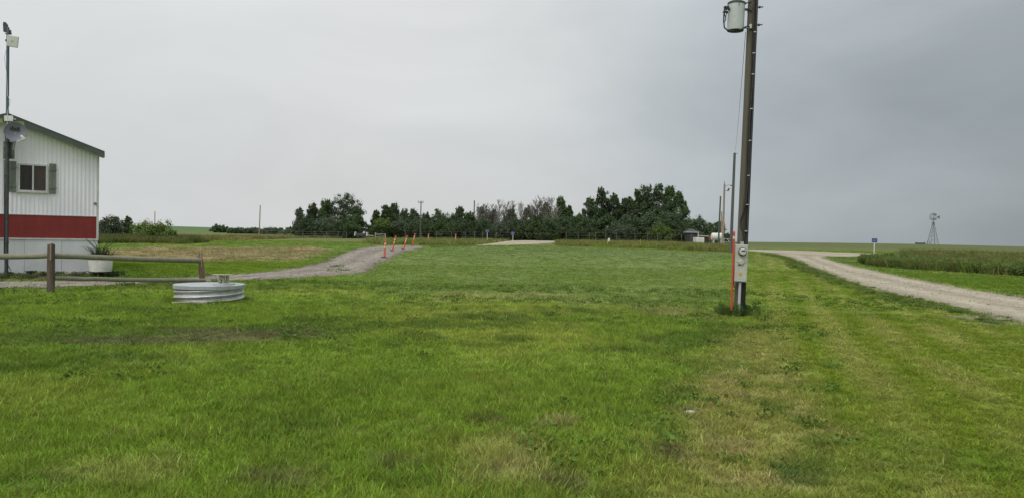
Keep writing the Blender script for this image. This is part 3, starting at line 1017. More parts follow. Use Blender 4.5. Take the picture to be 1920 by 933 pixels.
# low knotweed along the near edge of the track
_e = [ground(*p) for p in ((1440, 476), (1480, 483), (1520, 501), (1580, 524), (1640, 545), (1700, 558), (1780, 575), (1850, 590), (1925, 607))]
P_VERGE = np.array([(p.x + .15, p.y) for p in _e] + [(p.x - 1.0 + .25 * math.sin(i * 2.1), p.y - .55) for i, p in reversed(list(enumerate(_e)))])
fill('verge_weeds', P_VERGE, 8, LIB_WEED, 6, 29, (.10, .15, .045), (.14, .195, .055), .15, .5, .7)
fill('verge_grass', P_VERGE, 18, LIB_TURF2, 6, 129, (.11, .17, .04), (.16, .21, .05), 1.5, .9, .7)
# weeds: dark strip, round the pole foot, by the house
fill('lawn_weeds', P_WEED, 16, LIB_TURF2, 6, 30, (.07, .13, .024), (.12, .19, .035), 1.7, .8, .8)
pb = ground(1386, 593)
P_FOOT = np.array([(pb.x + .02 + .46 * math.cos(a), pb.y + .34 * math.sin(a)) for a in np.linspace(0, 6.28, 14)[:-1]])
fill('pole_weeds', P_FOOT, 40, LIB_WEED, 6, 31, (.07, .125, .035), (.10, .17, .045), .62, .36, .15)
fill('pole_weeds', P_FOOT, 55, LIB_TALL, 6, 32, (.09, .15, .035), (.13, .2, .05), .34, .35, .12)
P_BED = region([(-60, 514), (60, 513), (150, 513), (200, 515), (215, 520), (150, 521), (-60, 525)])
fill('bed_weeds', P_BED, 9, LIB_WEED, 6, 33, (.07, .095, .04), (.14, .12, .075), .22, .5, .15)
fill('bed_grass', P_BED, 14, LIB_TURF2, 6, 133, (.12, .13, .06), (.20, .16, .10), 1.1, .8, .3)
P_POTW = region([(150, 509), (175, 511), (215, 510), (235, 516), (210, 521), (165, 519)])
fill('bed_weeds', P_POTW, 9, LIB_WEED, 6, 34, (.06, .105, .04), (.09, .14, .05), .28, .5, .1)
# grass growing in the gravel driveway
P_ISL = region([(615, 500), (640, 497), (650, 504), (640, 512), (615, 512)])
fill('gravel_weeds', P_ISL, 5, LIB_TURF2, 6, 35, (.10, .16, .04), (.15, .2, .06), 2.0, .9, .8, keep_gravel=True)
# grass skirting the cistern and the fence posts
P_RING = np.array([(CIS.x + 1.12 * math.cos(a), CIS.y + 1.12 * math.sin(a)) for a in np.linspace(0, 6.28, 24)[:-1]])


def around(name, cx_, cy_, r0, r1, n, seed, hs):
    r = np.random.default_rng(seed)
    a = r.uniform(0, 6.283, n); d = r.uniform(r0, r1, n)
    x, y = cx_ + d * np.cos(a), cy_ + d * np.sin(a)
    c = colour(x, y) * r.uniform(.7, 1.2, n)[:, None]
    scatter(name, np.stack([x, y, gridz(x, y)], 1), np.stack([np.full(n, 1.0)] * 2 + [hs * r.uniform(.6, 1.4, n)], 1), c, LIB_TURF, 8, seed)


around('cistern_grass', CIS.x, CIS.y, .80, .98, 420, 41, 1.35)


def tufts(name, n, y0, y1, library, nv, seed, c1, c2, h, w, region_=None):
    r = np.random.default_rng(seed)
    x, y = sample_wedge(y0, y1, n, seed=seed)
    k = ~gravel_in(x, y, .05) & (np.hypot(x - CIS.x, y - CIS.y) > .95)
    # weeds come in drifts
    k &= fbm(x, y, 2.2, 3, seed) + (r.random(n) - .5) * .3 > .52
    if region_ is not None: k &= ~inside(x, y, region_)
    x, y = x[k], y[k]
    m = r.random(len(x))[:, None]
    s_ = r.uniform(.6, 1.3, len(x))
    scatter(name, np.stack([x, y, gridz(x, y)], 1), np.stack([s_ * w, s_ * w, s_ * h], 1), np.array(c1) * (1 - m) + np.array(c2) * m, library, nv, seed)


LIB_LOW = lib('low weeds', [weed_mesh('low_weed', 30, .12, .06, .034, 470 + i) for i in range(5)])
LIB_STALK = lib('seed stalks', [blade_mesh('seed_stalk', 5, .06, .12, .30, .004, .5, 480 + i, 4) for i in range(5)])
tufts('lawn_weeds', 4200, 3, 26, LIB_LOW, 5, 141, (.095, .165, .03), (.14, .225, .045), 1.0, 1.0)
tufts('lawn_tussocks', 2600, 3, 26, LIB_TURF, 8, 142, (.085, .165, .03), (.12, .21, .04), 1.55, 1.15, P_RIGHT)
tufts('seed_stalks', 2400, 3, 24, LIB_STALK, 5, 143, (.30, .29, .14), (.22, .26, .08), 1.0, 1.0, P_RIGHT)
around('cistern_weeds', CIS.x + .45, CIS.y - .75, .0, .28, 26, 144, 2.0)
# loose stones on the gravel
LIB_STONE = []
for i in range(5):
    rr = random.Random(900 + i)
    mb = MB()
    mb.lathe([(0.0, -.3), (.7, -.2), (1.0, .1), (.75, .5), (0.0, .62)], 7)
    mb.v = [(x * (1 + .35 * (rr.random() - .5)), y * (1 + .35 * (rr.random() - .5)), z * (1 + .3 * (rr.random() - .5))) for x, y, z in mb.v]
    LIB_STONE.append(mb.mesh('gravel_stone', leafy('gravel_stones', None, .35, 0.0, .0, ('INSTANCER', 'tint'), .9) if i == 0 else LIB_STONE[0].materials[0]))
LIB_STONE = lib('gravel stones', LIB_STONE)
for P, n, lo, hi, nm, sd_ in ((P_DR, 4200, (.22, .20, .155), (.46, .42, .34), 'track_stones', 51), (P_DL, 5000, (.14, .12, .10), (.42, .38, .33), 'driveway_stones', 52)):
    r = np.random.default_rng(sd_)
    x0, y0 = P.min(0); x1, y1 = P.max(0)
    x = r.uniform(x0, x1, n * 6); y = r.uniform(y0, min(y1, 75), n * 6)
    k = dist_in(x, y, P) > -.15
    x, y = x[k][:n], y[k][:n]
    m = r.random(len(x))[:, None]
    s = r.uniform(.008, .022, len(x)) * (1 + 1.2 * (r.random(len(x)) < .06))
    scatter(nm, np.stack([x, y, gridz(x, y) + .018], 1), np.stack([s, s, s], 1), np.array(lo) * (1 - m) + np.array(hi) * m, LIB_STONE, 5, sd_, .4)


# ------------------------------------------------------------------ mobile home
def siding_sheet(x0, x1, zf0, zf1, y, pitch=.114, depth=.014):
    """vertical trapezoid ribs; zf0, zf1 give the lower and upper edge at x"""
    xs = []
    x = x0
    prof = [(0, 0), (.44, 0), (.56, 1), (.88, 1)]
    while x < x1:
        for a, d in prof:
            if x + a * pitch < x1: xs.append((x + a * pitch, d))
        x += pitch
    xs.append((x1, 0))
    extra = [e for e in (0.0,) if x0 < e < x1]
    for e in extra: xs.append((e, 0))
    xs.sort()
    mb = MB()
    vs = []
    for xx, d in xs:
        vs.append((xx, y - d * depth, zf0(xx))); vs.append((xx, y - d * depth, zf1(xx)))
    fs = [(2 * i, 2 * i + 2, 2 * i + 3, 2 * i + 1) for i in range(len(xs) - 1)]
    mb.add(vs, fs)
    return mb


hd = Vector((HOUSE_P.x - HOUSE_L.x, HOUSE_P.y - HOUSE_L.y))
hw = hd.length                                                     # ridge to right corner
hrz = math.atan2(hd.y, hd.x)
hz = .36
house = thing('mobile_home', (HOUSE_L.x, HOUSE_L.y, hz), 'white ribbed mobile home with a red band, green trimmed gable and one shuttered window', 'mobile home', rz=hrz)
HL = 14.0
EAVE, RIDGE = 3.72, 4.60


def gable(x):
    return EAVE + (RIDGE - EAVE) * (1 - abs(x) / hw)


wall = MB()
wl1 = siding_sheet(-hw, hw, lambda x: 1.70, gable, 0.0)
wall.add(wl1.v, wl1.f)
for s in (-1, 1):                                                  # long sides and back
    wall.add([(s * hw, .002, 1.0), (s * hw, HL, 1.0), (s * hw, HL, EAVE), (s * hw, .002, EAVE)], [(0, 1, 2, 3) if s > 0 else (3, 2, 1, 0)])
wall.add([(-hw, HL, 1.0), (hw, HL, 1.0), (hw, HL, EAVE), (0, HL, RIDGE), (-hw, HL, EAVE)], [(0, 4, 3, 2, 1)])
wall_ob = wall.build('wall', MAT['siding'], house)
siding_sheet(-hw, hw - .05, lambda x: 1.0, lambda x: 1.70, -.012, .228, .0025).build('red_band', MAT['red'], house)
tr = MB()
tr.box(-hw, hw + .01, -.045, .0, .955, 1.0)
tr.box(-hw, hw - .04, -.03, -.002, 1.695, 1.715)
tr.build('trim', MAT['trim'], house)
MB().box(hw - .05, hw + .012, -.03, .06, 1.0, EAVE).build('corner_trim', MAT['trim'], house)
pw = .98
k = 0
x = -hw
base_sk = None
while x < hw - .01:
    x2 = min(x + pw, hw)
    p_ = MB().box(x + .004, x2 - .004, -.015 - .004 * (k % 2), .02, -.45, .955).build('skirting_panel', MAT['skirt'], house)
    x = x2; k += 1
MB().box(hw - .02, hw - .001, .03, HL, -.45, .99).build('side_skirting', MAT['skirt'], house)
roof = MB()
oh, fo = .12, .28
sl = (RIDGE - EAVE) / hw
for s in (-1, 1):
    e = hw + oh
    z_e = RIDGE - sl * e
    prof = [(0, RIDGE + .02), (s * e, z_e + .02), (s * e, z_e + .09), (0, RIDGE + .09)]
    vs = [(x_, -fo, z_) for x_, z_ in prof] + [(x_, HL + .2, z_) for x_, z_ in prof]
    f = [(0, 1, 2, 3), (7, 6, 5, 4), (0, 4, 5, 1), (1, 5, 6, 2), (2, 6, 7, 3)]
    roof.add(vs, f if s > 0 else [tuple(reversed(q)) for q in f])
roof.build('roof', worn('roof_metal', (.05, .06, .055), (.09, .10, .09), 3, .5, .6), house)
for s in (-1, 1):
    e = hw + oh
    fb = MB()
    zt = lambda x_: RIDGE + .018 - sl * x_
    vs = []
    for yy in (-fo - .03, -fo - .001):
        vs += [(s * .0, yy, zt(0)), (s * e, yy, zt(e)), (s * e, yy, zt(e) - .135), (s * .0, yy, zt(0) - .15)]
    f = [(0, 3, 2, 1), (4, 5, 6, 7), (0, 1, 5, 4), (1, 2, 6, 5), (2, 3, 7, 6), (3, 0, 4, 7)]
    fb.add(vs, f)
    fb.build('fascia_board', MAT['roof_green'], house)
    sf = MB()                                                      # soffit under the overhang
    sf.add([(0, -fo, zt(0) - .13), (s * e, -fo, zt(e) - .13), (s * e, -.016, zt(e) - .13), (0, -.016, zt(0) - .13)], [(0, 1, 2, 3)])
    sf.build('soffit', MAT['trim'], house)
for x0_, x1_ in ((-.3, -.12), (.16, .42)):
    z0_ = RIDGE - sl * (abs(x0_ + x1_) / 2) - .09
    MB().box(x0_, x1_, -fo - .045, -fo - .031, z0_ - .07, z0_ + .06).build('ridge_cap_board', MAT['lichen'], house)


def make_window(parent):
    x0, x1, z0, z1 = .30, 1.06, 2.40, 3.24
    fr = MB()
    t = .045
    fr.box(x0, x1, -.06, -.001, z1 - t, z1); fr.box(x0, x1, -.06, -.001, z0, z0 + t)
    fr.box(x0, x0 + t, -.058, -.001, z0 + t, z1 - t); fr.box(x1 - t, x1, -.058, -.001, z0 + t, z1 - t)
    xm = (x0 + x1) / 2
    fr.box(xm - .022, xm + .022, -.055, -.001, z0 + t, z1 - t)
    w = fr.build('window', MAT['trim'], parent)
    MB().box(x0 - .03, x1 + .03, -.09, -.001, z0 - .03, z0 - .002).build('sill', MAT['trim'], w)
    for a, b_ in ((x0 + t, xm - .022), (xm + .022, x1 - t)):
        MB().box(a, b_, -.034, -.030, z0 + t, z1 - t).build('pane', MAT['glass'], w)
    cu = MB()
    n_ = 60
    vs = []
    for i in range(n_ + 1):
        xx = xm - .0 + (x1 - t - xm) * i / n_
        yy = -.022 + .006 * math.sin(i * 1.1)
        vs += [(xx, yy, z0 + t), (xx, yy, z1 - t)]
    cu.add(vs, [(2 * i, 2 * i + 2, 2 * i + 3, 2 * i + 1) for i in range(n_)])
    cu.build('curtain', MAT['curtain'], w, smooth=True)
    vs = []
    cu = MB()
    for i in range(n_ + 1):
        xx = x0 + t + (xm - x0 - t) * i / n_
        yy = -.022 + .005 * math.sin(i * 1.3)
        vs += [(xx, yy, z0 + t), (xx, yy, z1 - t)]
    cu.add(vs, [(2 * i, 2 * i + 2, 2 * i + 3, 2 * i + 1) for i in range(n_)])
    cu.build('curtain', worn('dark_curtain', (.07, .055, .05), (.12, .09, .075), 6, .6, .9, stretch=(3, 1, .3), bump=.1), w, smooth=True)
    for a in (x0 - .23, x1 + .05):
        sh = MB().box(a, a + .18, -.03, -.016, z0 + .05, z1 - .02).build('shutter', MAT['shutter'], parent)
        for q in range(2):
            MB().box(a + q * .095 - .004, a + q * .095 + .084, -.05, -.031, z0 - .03, z1 + .05).build('board', MAT['shutter'], sh)
        for zz in (z0 + .12, z1 - .16):
            MB().box(a - .006, a + .188, -.068, -.051, zz, zz + .055).build('batten', MAT['shutter'], sh)


make_window(house)
fl = MB()
fl.lathe([(.0, .05), (.03, .045), (.042, .02), (.045, 0)], 14, Matrix.Translation((hw - .09, -.015, 2.12)) @ Matrix.Rotation(R(90), 4, 'X'))
fl.build('vent_cap', MAT['galv_dark'], house, smooth=True)


def hpt(lx, ly, lz):
    c_, s_ = math.cos(hrz), math.sin(hrz)
    return Vector((HOUSE_L.x + lx * c_ - ly * s_, HOUSE_L.y + lx * s_ + ly * c_, hz + lz))


# ------------------------------------------------------------------ antenna mast, dish, antennas
YM = 22.72
m0 = at(12, 502, YM); m1 = at(15, 52, YM)
mz0 = float(H(m0.x, m0.y))
mast = thing('antenna_mast', (m0.x, YM, mz0), 'tall thin steel mast in front of the mobile home gable', 'mast')


def ml(v):
    return Vector(v) - mast.location


MB().tube([(0, 0, -.3), ml(at(13.6, 260, YM))], .052, 12).build('lower_pole', MAT['dark_metal'], mast, True)
MB().tube([ml(at(13.5, 262, YM)), ml(m1)], .040, 12).build('upper_pole', MAT['mast'], mast, True)
MB().tube([ml(at(13.5, 268, YM)), ml(at(13.7, 252, YM))], .062, 12).build('coupling', MAT['dark_metal'], mast, True)
br = MB()
p = ml(at(14, 222, YM))
br.box(p.x - .06, p.x + .20, p.y - .06, p.y - .045, p.z - .09, p.z + .07)
br.box(p.x + .11, p.x + .15, p.y - .045, p.y + .75, p.z - .03, p.z + .02)
br.box(p.x - .06, p.x - .02, p.y - .045, p.y + .75, p.z - .03, p.z + .02)
br.build('wall_bracket', MAT['white_plastic'], mast)
cb = MB()
pts = [ml(at(14, 95, YM)), ml(at(11, 110, YM)), ml(at(15, 140, YM)), ml(at(16.5, 180, YM)), ml(at(22, 190, YM)), ml(at(17, 210, YM)), ml(at(15, 260, YM))]
cb.tube([q + Vector((0, -.06, 0)) for q in pts], .008, 6)
cb.build('cable', MAT['white_plastic'], mast, True)
cb = MB()
q0 = ml(at(10.5, 300, YM)); q1 = ml(at(10, 480, YM))
cb.tube([q0 + Vector((0, -.06, 0)), (q0 + q1) / 2 + Vector((.01, -.065, 0)), q1 + Vector((0, -.06, 0)), q1 + Vector((.18, -.02, -.42))], .012, 6)
cb.build('cable', MAT['black'], mast, True)
for py in (330, 417, 455):
    p = ml(at(12.4, py, YM)); MB().tube([p + Vector((0, 0, -.02)), p + Vector((0, 0, .02))], .06, 12).build('clamp', MAT['dark_metal'], mast, True)

# white panel antenna
p = at(24, 78, YM - .08)
t_ = thing('panel_antenna', p, 'white square flat panel antenna near the top of the mast', 'antenna', rot=(R(4), R(6), R(18)))
MB().box(-.148, .148, -.035, .02, -.165, .165).build('panel', MAT['white_plastic'], t_, bevel=.02)
MB().box(-.20, -.10, .022, .10, -.03, .03).build('mount', MAT['dark_metal'], t_)
MB().tube([(-.03, -.037, -.0), (.015, -.037, .012)], .010, 8).build('badge', MAT['galv_dark'], t_)
# dark sector antenna at the very top
p = at(11, 52, YM)
t_ = thing('sector_antenna', p, 'small dark curved antenna on top of the mast', 'antenna', rot=(0, R(-3), R(20)))
bm_ = MB()
prof = [(-.065, -.13), (.045, -.13), (.065, -.05), (.055, .08), (.01, .15), (-.05, .16), (-.065, .1)]
n_ = len(prof)
bm_.add([(x_, -.04, z_) for x_, z_ in prof] + [(x_, .04, z_) for x_, z_ in prof], [tuple(range(n_)), tuple(reversed(range(n_, 2 * n_)))] + [(i, n_ + i, n_ + (i + 1) % n_, (i + 1) % n_) for i in range(n_)])
bm_.build('housing', MAT['dark_metal'], t_, bevel=.012)
ab = MB(); ab.box(-.02, .14, -.02, .02, -.19, -.155); ab.box(.09, .13, -.022, .022, -.2, -.07)
ab.build('mount', MAT['dark_metal'], t_)
# satellite dish
p = at(29, 248, YM - .22)
dish = thing('satellite_dish', p, 'round grey satellite dish with black lettering clamped to the mast', 'satellite dish')
ax = Vector((.62, -1, .06)).normalized()
DM = ax.to_track_quat('Z', 'Y').to_matrix().to_4x4()
dm = MB()
RD_ = .285
prof = [(RD_ * i / 12, .16 * (i / 12) ** 2 * RD_ / .285 * .6) for i in range(13)]
prof += [(RD_ * 1.02, prof[-1][1] - .004), (RD_ * 1.01, prof[-1][1] - .018)] + [(RD_ * i / 8, .16 * (i / 8) ** 2 * .6 - .018) for i in range(7, -1, -1)]
dm.lathe(prof, 40, DM)
dm.build('reflector', MAT['dish'], dish, True)
txt = bpy.data.curves.new('lettering', 'FONT')
txt.body = 'Bell'
txt.size = .165; txt.extrude = .002; txt.align_x = 'CENTER'; txt.align_y = 'CENTER'; txt.offset = .004
to = bpy.data.objects.new('lettering', txt); col.objects.link(to)
dg = bpy.context.evaluated_depsgraph_get()
tme = bpy.data.meshes.new_from_object(to.evaluated_get(dg))
bpy.data.objects.remove(to)
tme.materials.clear(); tme.materials.append(MAT['black'])
lo = link('lettering', tme, dish)
# frame of the lettering: right, up, normal on the dish face
rgt = Vector((0, 0, 1)).cross(ax).normalized(); upd = ax.cross(rgt)
rgt2 = rgt * math.cos(R(-7)) + upd * math.sin(R(-7)); upd2 = ax.cross(rgt2)
LM = Matrix((rgt2, upd2, ax)).transposed().to_4x4()
LM.translation = ax * .034 + upd * .09 + rgt * -.015
lo.matrix_local = LM
arm = MB()
tip = ax * .20 + upd * -.20 + rgt * .20
low = upd * -.27 + rgt * .04
arm.tube([low + ax * .02, low + ax * .10 + upd * -.02, tip + upd * -.03], .017, 8)
arm.build('feed_arm', MAT['white_plastic'], dish, True)
lnb = MB()
lnb.tube([tip + ax * .05, tip - ax * .06], .045, 12)
lnb.tube([tip - ax * .06, tip - ax * .08], .055, 12)
lnb.tube([tip + ax * .03 + upd * .02, tip - ax * .02 + upd * .075 + rgt * -.06], .03, 8)
lnb.build('receiver', MAT['white_plastic'], dish, True)
bk = MB()
bk.tube([(0, 0, -.02), Vector((-.10, .16, -.1)), Vector((-.18, .22, -.1))], .03, 8)
bk.bar(Vector((0.0, -.02, -.27)), Vector((-.12, .10, -.50)), .05, .03)
bk.build('mount_bracket', MAT['galv'], dish, True)
# dark plate behind the dish
p = at(17, 282, YM + .09)
t_ = thing('sign_plate', p, 'dark mottled square plate fixed to the mast below the dish', 'plate', rz=R(12))
MB().box(-.145, .145, -.012, .012, -.255, .255).build('plate', worn('mottled_plate', (.045, .05, .05), (.22, .24, .25), 9, .45, .5), t_)
for zz in (-.12, .12): MB().box(-.10, -.02, -.04, -.013, zz - .02, zz + .02).build('clamp', MAT['galv_dark'], t_)

# ------------------------------------------------------------------ planter
pp = at(188.5, 508, 23.55)
t_ = thing('flower_pot', (pp.x, pp.y, pp.z), 'white round tub planter at the corner of the mobile home', 'planter')
pot = MB(); pot.lathe([(0, 0), (.30, 0), (.33, .2), (.335, .36), (.35, .37), (.35, .41), (.325, .41), (.315, .36), (0, .36)], 28)
pot.build('tub', MAT['white_paint'], t_, True)
MB().lathe([(0, .375), (.2, .38), (.314, .365)], 20).build('soil', MAT['soil'], t_, True)
pl = thing('pot_plant', (pp.x, pp.y, pp.z + .36), 'spiky grey green plant growing in the white tub', 'plant')
lf = blade_mesh('leaves', 170, .26, .2, .62, .026, .95, 77, 4, MAT['leaf_plant'])
link('leaves', lf, pl)
st_ = MB()
rr = random.Random(5)
for i in range(9):
    a = rr.uniform(0, 6.28)
    st_.tube([(0, 0, 0), (.12 * math.cos(a), .12 * math.sin(a), .3), (.42 * math.cos(a), .42 * math.sin(a), .52 + .15 * rr.random())], [.012, .009, .004], 5)
st_.build('stem', MAT['leaf_plant'], pl, True)


# ------------------------------------------------------------------ rail fence
fa = ground(95, 547); fb_ = ground(380, 531)
fence = thing('rail_fence', (fa.x, fa.y, fa.z), 'weathered round rail fence in front of the mobile home', 'fence')


def fl_(v):
    return Vector(v) - fence.location


def log(a, b, r0, r1, name, mat, seed, n=12):
    a, b = Vector(a), Vector(b)
    rr_ = random.Random(seed)
    pts, rs = [], []
    for i in range(13):
        t = i / 12
        pts.append(a.lerp(b, t) + Vector((rr_.gauss(0, .003), rr_.gauss(0, .003), rr_.gauss(0, .003) - .015 * math.sin(math.pi * t))))
        rs.append(r0 + (r1 - r0) * t + rr_.gauss(0, .0025))
    return MB().tube(pts, rs, n, True, .05, seed).build(name, mat, fence, True)


post = MB()
tp = fl_(at(96, 457, fa.y))
post.tube([(0, 0, -.4), (0, 0, .3), tp * .6, tp + Vector((0, 0, -.01))], [.092, .09, .086, .084], 14, True, .10, 3)
post.build('post', MAT['brownwood'], fence, True)
sp = MB(); sp.box(tp.x + .03, tp.x + .05, -.1, .02, tp.z - .40, tp.z + .012)
sp.build('post_split', worn('split_wood', (.34, .27, .2), (.2, .15, .11), 20, .5, .9), fence)
p2 = fl_(fb_); t2 = fl_(at(374.5, 473, fb_.y))
post = MB()
post.tube([p2 + Vector((.02, 0, -.3)), p2, p2.lerp(t2, .5), p2.lerp(t2, .85), t2 + Vector((.02, 0, 0))], [.095, .093, .088, .07, .05], 14, True, .2, 9)
post.build('post', MAT['rotwood'], fence, True)
sp = MB()
q0 = p2.lerp(t2, .55) + Vector((.055, -.085, 0)); q1 = t2 + Vector((.045, -.045, .03))
sp.tube([q0, q0.lerp(q1, .5), q1], [.008, .016, .006], 6)
sp.build('post_split', worn('split_wood', (.50, .42, .33), (.3, .24, .18), 20, .5, .9), fence)
yL = fa.y
log(fl_(at(-230, 481, fa.y - .8)), fl_(at(92, 479, yL + .02)), .072, .068, 'rail', MAT['oldwood'], 31)
log(fl_(at(96, 478.5, yL + .16)), fl_(at(374, 487.5, fb_.y - .13)), .070, .078, 'rail', MAT['oldwood'], 32)
log(fl_(at(102, 520.5, yL + .05)), fl_(at(384, 525, fb_.y - .14)), .056, .064, 'rail', MAT['oldwood'], 33)
# ------------------------------------------------------------------ steel cistern ring
cis = thing('well_cover', CIS, 'round corrugated steel well casing with a flat flanged lid, standing in the grass', 'well cover')
RC = .775
cm_ = MB()
NA, NZ = 160, 44
z0_, z1_ = -.15, .40
vs = []
for j in range(NZ + 1):
    z = z0_ + (z1_ - z0_) * j / NZ
    for k in range(NA):
        an = 2 * math.pi * k / NA
        ph = (z + .30 * an / (2 * math.pi) * 1.0) / .125 * 2 * math.pi
        # helical corrugation: climbs two pitches per turn
        ph = 2 * math.pi * (z / .125) - 2 * an
        r = RC - .026 + .026 * math.cos(ph)
        vs.append((r * math.cos(an), r * math.sin(an), z))
fs = [(j * NA + k, j * NA + (k + 1) % NA, (j + 1) * NA + (k + 1) % NA, (j + 1) * NA + k) for j in range(NZ) for k in range(NA)]
cm_.add(vs, fs)
cm_.build('corrugated_casing', worn('corrugated_steel', (.58, .60, .60), (.36, .37, .36), 5, .65, .47, metal=.62, bump=.10), cis, True)
lid = MB()
ls = []
NA = 240
rings = [(0, .452), (.5, .448), (RC - .03, .440), (RC + .006, .436), (RC + .012, .430), (RC + .012, .352), (RC + .004, .349)]
for i, (r, z) in enumerate(rings):
    for k in range(NA):
        an = 2 * math.pi * k / NA
        rr_ = r
        if i in (4, 5):
            rr_ = r + (.004 if k % 2 else -.004)
        ls.append((rr_ * math.cos(an), rr_ * math.sin(an), z))
lid.add(ls, [(j * NA + k, j * NA + (k + 1) % NA, (j + 1) * NA + (k + 1) % NA, (j + 1) * NA + k) for j in range(len(rings) - 1) for k in range(NA)])
lid.build('lid', MAT['galv'], cis, True)
hb = at(420, 539.5, CIS.y - .15) - CIS
hx, hy = hb.x, -.15
fl2 = MB(); fl2.lathe([(0, .482), (.19, .480), (.235, .474), (.245, .466), (.245, .44)], 30, Matrix.Translation((hx, hy, 0)))
fl2.build('hatch_collar', MAT['galv'], cis, True)
vt = MB()
for dx_, dy_, rr_ in ((-.085, 0, .034), (.0, -.03, .03), (.055, .03, .03), (.10, -.01, .022)):
    vt.tube([(hx + dx_, hy + dy_, .46), (hx + dx_, hy + dy_, .66)], rr_, 10)
vt.build('vent_pipe', MAT['brass'], cis, True)
vp = MB()
for dz_, dx_ in ((.52, -.10), (.58, -.05), (.62, -.08)):
    vp.tube([(hx + dx_, hy - .05, dz_), (hx + dx_ + .05, hy - .055, dz_)], .022, 8)
vp.build('fitting', MAT['brass'], cis, True)
MB().box(hx - .26, hx + .22, hy - .13, hy + .12, .662, .678).build('vent_plate', MAT['brass'], cis, bevel=.004)
t_ = thing('wood_plank', (CIS.x - .12, CIS.y - RC - .10, CIS.z + .07), 'pale weathered plank lying at the foot of the steel well casing', 'plank', rz=R(2), rot=(R(8), R(-1), R(2)))
MB().box(-.36, .42, -.045, .045, -.02, .02).build('plank', MAT['plank'], t_, bevel=.005)

# ------------------------------------------------------------------ utility pole with transformer and meter
YP = pb.y
pt = at(1411.5, 20, YP)
upole = thing('utility_pole', pb, 'tall dark wooden utility pole leaning right, nearest of the poles', 'utility pole', 'utility poles along the yard')
ptd = (pt - pb)


def pl_(t):
    return ptd * t


def pside(t, ang, r):
    """a point on the pole's surface; ang 0 = towards the camera, 90 = right"""
    a = R(ang)
    return pl_(t) + Vector((math.sin(a) * r, -math.cos(a) * r, 0))


def tpy(py):
    return (592 - py) / 572.0


pm = MB()
ts = np.linspace(-.06, 1.32, 26)
pm.tube([pl_(float(t)) for t in ts], [.117 - .010 * float(t) for t in ts], 20, True, .03, 6)
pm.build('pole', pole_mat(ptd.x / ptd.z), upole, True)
cab = MB()
pts = [pside(tpy(y_), a_, .13) for y_, a_ in ((470, 12), (452, 10), (438, -2), (425, -38), (412, -42), (395, -20), (375, 0), (340, 8), (300, 8), (255, 6), (225, -2), (205, 5), (150, 12), (100, 10), (62, 6), (56, -20))]
cab.tube(pts, .017, 8)
cab.build('service_cable', MAT['black'], upole, True)
cab = MB()
pts = [pside(tpy(y_), a_, .127) for y_, a_ in ((470, 25), (400, 26), (300, 24), (180, 28), (80, 24), (10, 22), (-100, 22))]
cab.tube(pts, .012, 6)
cab.build('ground_wire', MAT['dark_metal'], upole, True)
for y_ in (63, 102, 141, 205, 264, 329, 383, 432):
    s_ = MB()
    q = pside(tpy(y_), 14, .135)
    s_.box(q.x - .036, q.x + .018, q.y - .016, q.y + .012, q.z - .011, q.z + .011)
    s_.build('cable_clip', MAT['galv'], upole)
for y_ in (14, 47):
    b_ = MB()
    q = pside(tpy(y_), 90, .10)
    b_.tube([q, q + Vector((.12, 0, .01))], .014, 8)
    b_.tube([q + Vector((.03, 0, .002)), q + Vector((.06, 0, .004))], .028, 8)
    b_.build('through_bolt', MAT['dark_metal'], upole, True)

trc = at(1380, 31, YP - .02)
trf = thing('pole_transformer', trc, 'grey cylindrical transformer can hung on the left of the nearest pole', 'transformer')
leanM = Matrix.Rotation(R(1.6), 4, 'Y')
body = MB()
body.lathe([(0, -.285), (.165, -.285), (.172, -.30), (.176, -.31), (.178, -.29), (.178, .26), (.172, .265)], 36, leanM)
body.build('tank', MAT['tank_grey'], trf, True)
b_ = MB(); b_.lathe([(0, -.306), (.172, -.306), (.1745, -.312), (.1745, -.316), (0, -.318)], 36, leanM)
b_.build('tank_bottom', MAT['black'], trf, True)
ld = MB(); ld.lathe([(.182, .252), (.192, .258), (.192, .285), (.18, .295), (.12, .325), (0, .34)], 36, leanM)
ld.build('lid', MAT['dark_metal'], trf, True)
bs = MB()
bs.lathe([(.0, .33), (.05, .33), (.035, .36), (.055, .38), (.035, .40), (.055, .42), (.035, .44), (.05, .46), (.02, .48), (0, .52)], 14, leanM)
bs.build('bushing', worn('porcelain', (.16, .13, .12), (.22, .2, .18), 8, .5, .2), trf, True)
for dz_, dy_ in ((.19, -.02), (.13, -.09), (.10, .05)):
    i_ = MB()
    i_.lathe([(0, 0), (.032, 0), (.032, .03), (.018, .035), (.018, .05), (.03, .055), (.03, .075), (.012, .08), (.012, .11), (0, .11)], 10, Matrix.Translation((-.17, dy_, dz_)) @ Matrix.Rotation(R(-90), 4, 'Y'))
    i_.build('terminal', MAT['black'], trf, True)
for dz_ in (.15, -.235):
    h_ = MB()
    h_.box(.16, .30, -.035, .035, dz_ - .018, dz_ + .018)
    h_.box(.27, .315, -.10, .10, dz_ - .045, dz_ + .045)
    h_.build('hanger_bracket', MAT['dark_metal'] if dz_ > 0 else MAT['galv'], trf)
h_ = MB(); h_.tube([(.17, -.05, .25), (.22, -.05, .28), (.31, -.06, .31)], .014, 8)
h_.build('lid_strap', MAT['dark_metal'], trf, True)
lp = MB()
q = at(1404, 50, YP - .14) - trc
lp.tube([(-.26, -.03, .17), (-.275, -.05, .05), (-.28, -.06, -.13), (-.265, -.07, -.27), (-.21, -.09, -.325), (-.08, -.12, -.345), (.06, -.15, -.33), (.16, -.16, -.28), (q.x - .04, q.y, q.z), (q.x + .02, q.y + .0, q.z - .01)], .016, 8)
lp.build('cable', MAT['black'], trf, True)
lp = MB()
lp.tube([(-.25, .04, .11), (-.24, .0, .02), (-.225, -.04, -.08), (-.27, -.05, -.16)], .009, 6)
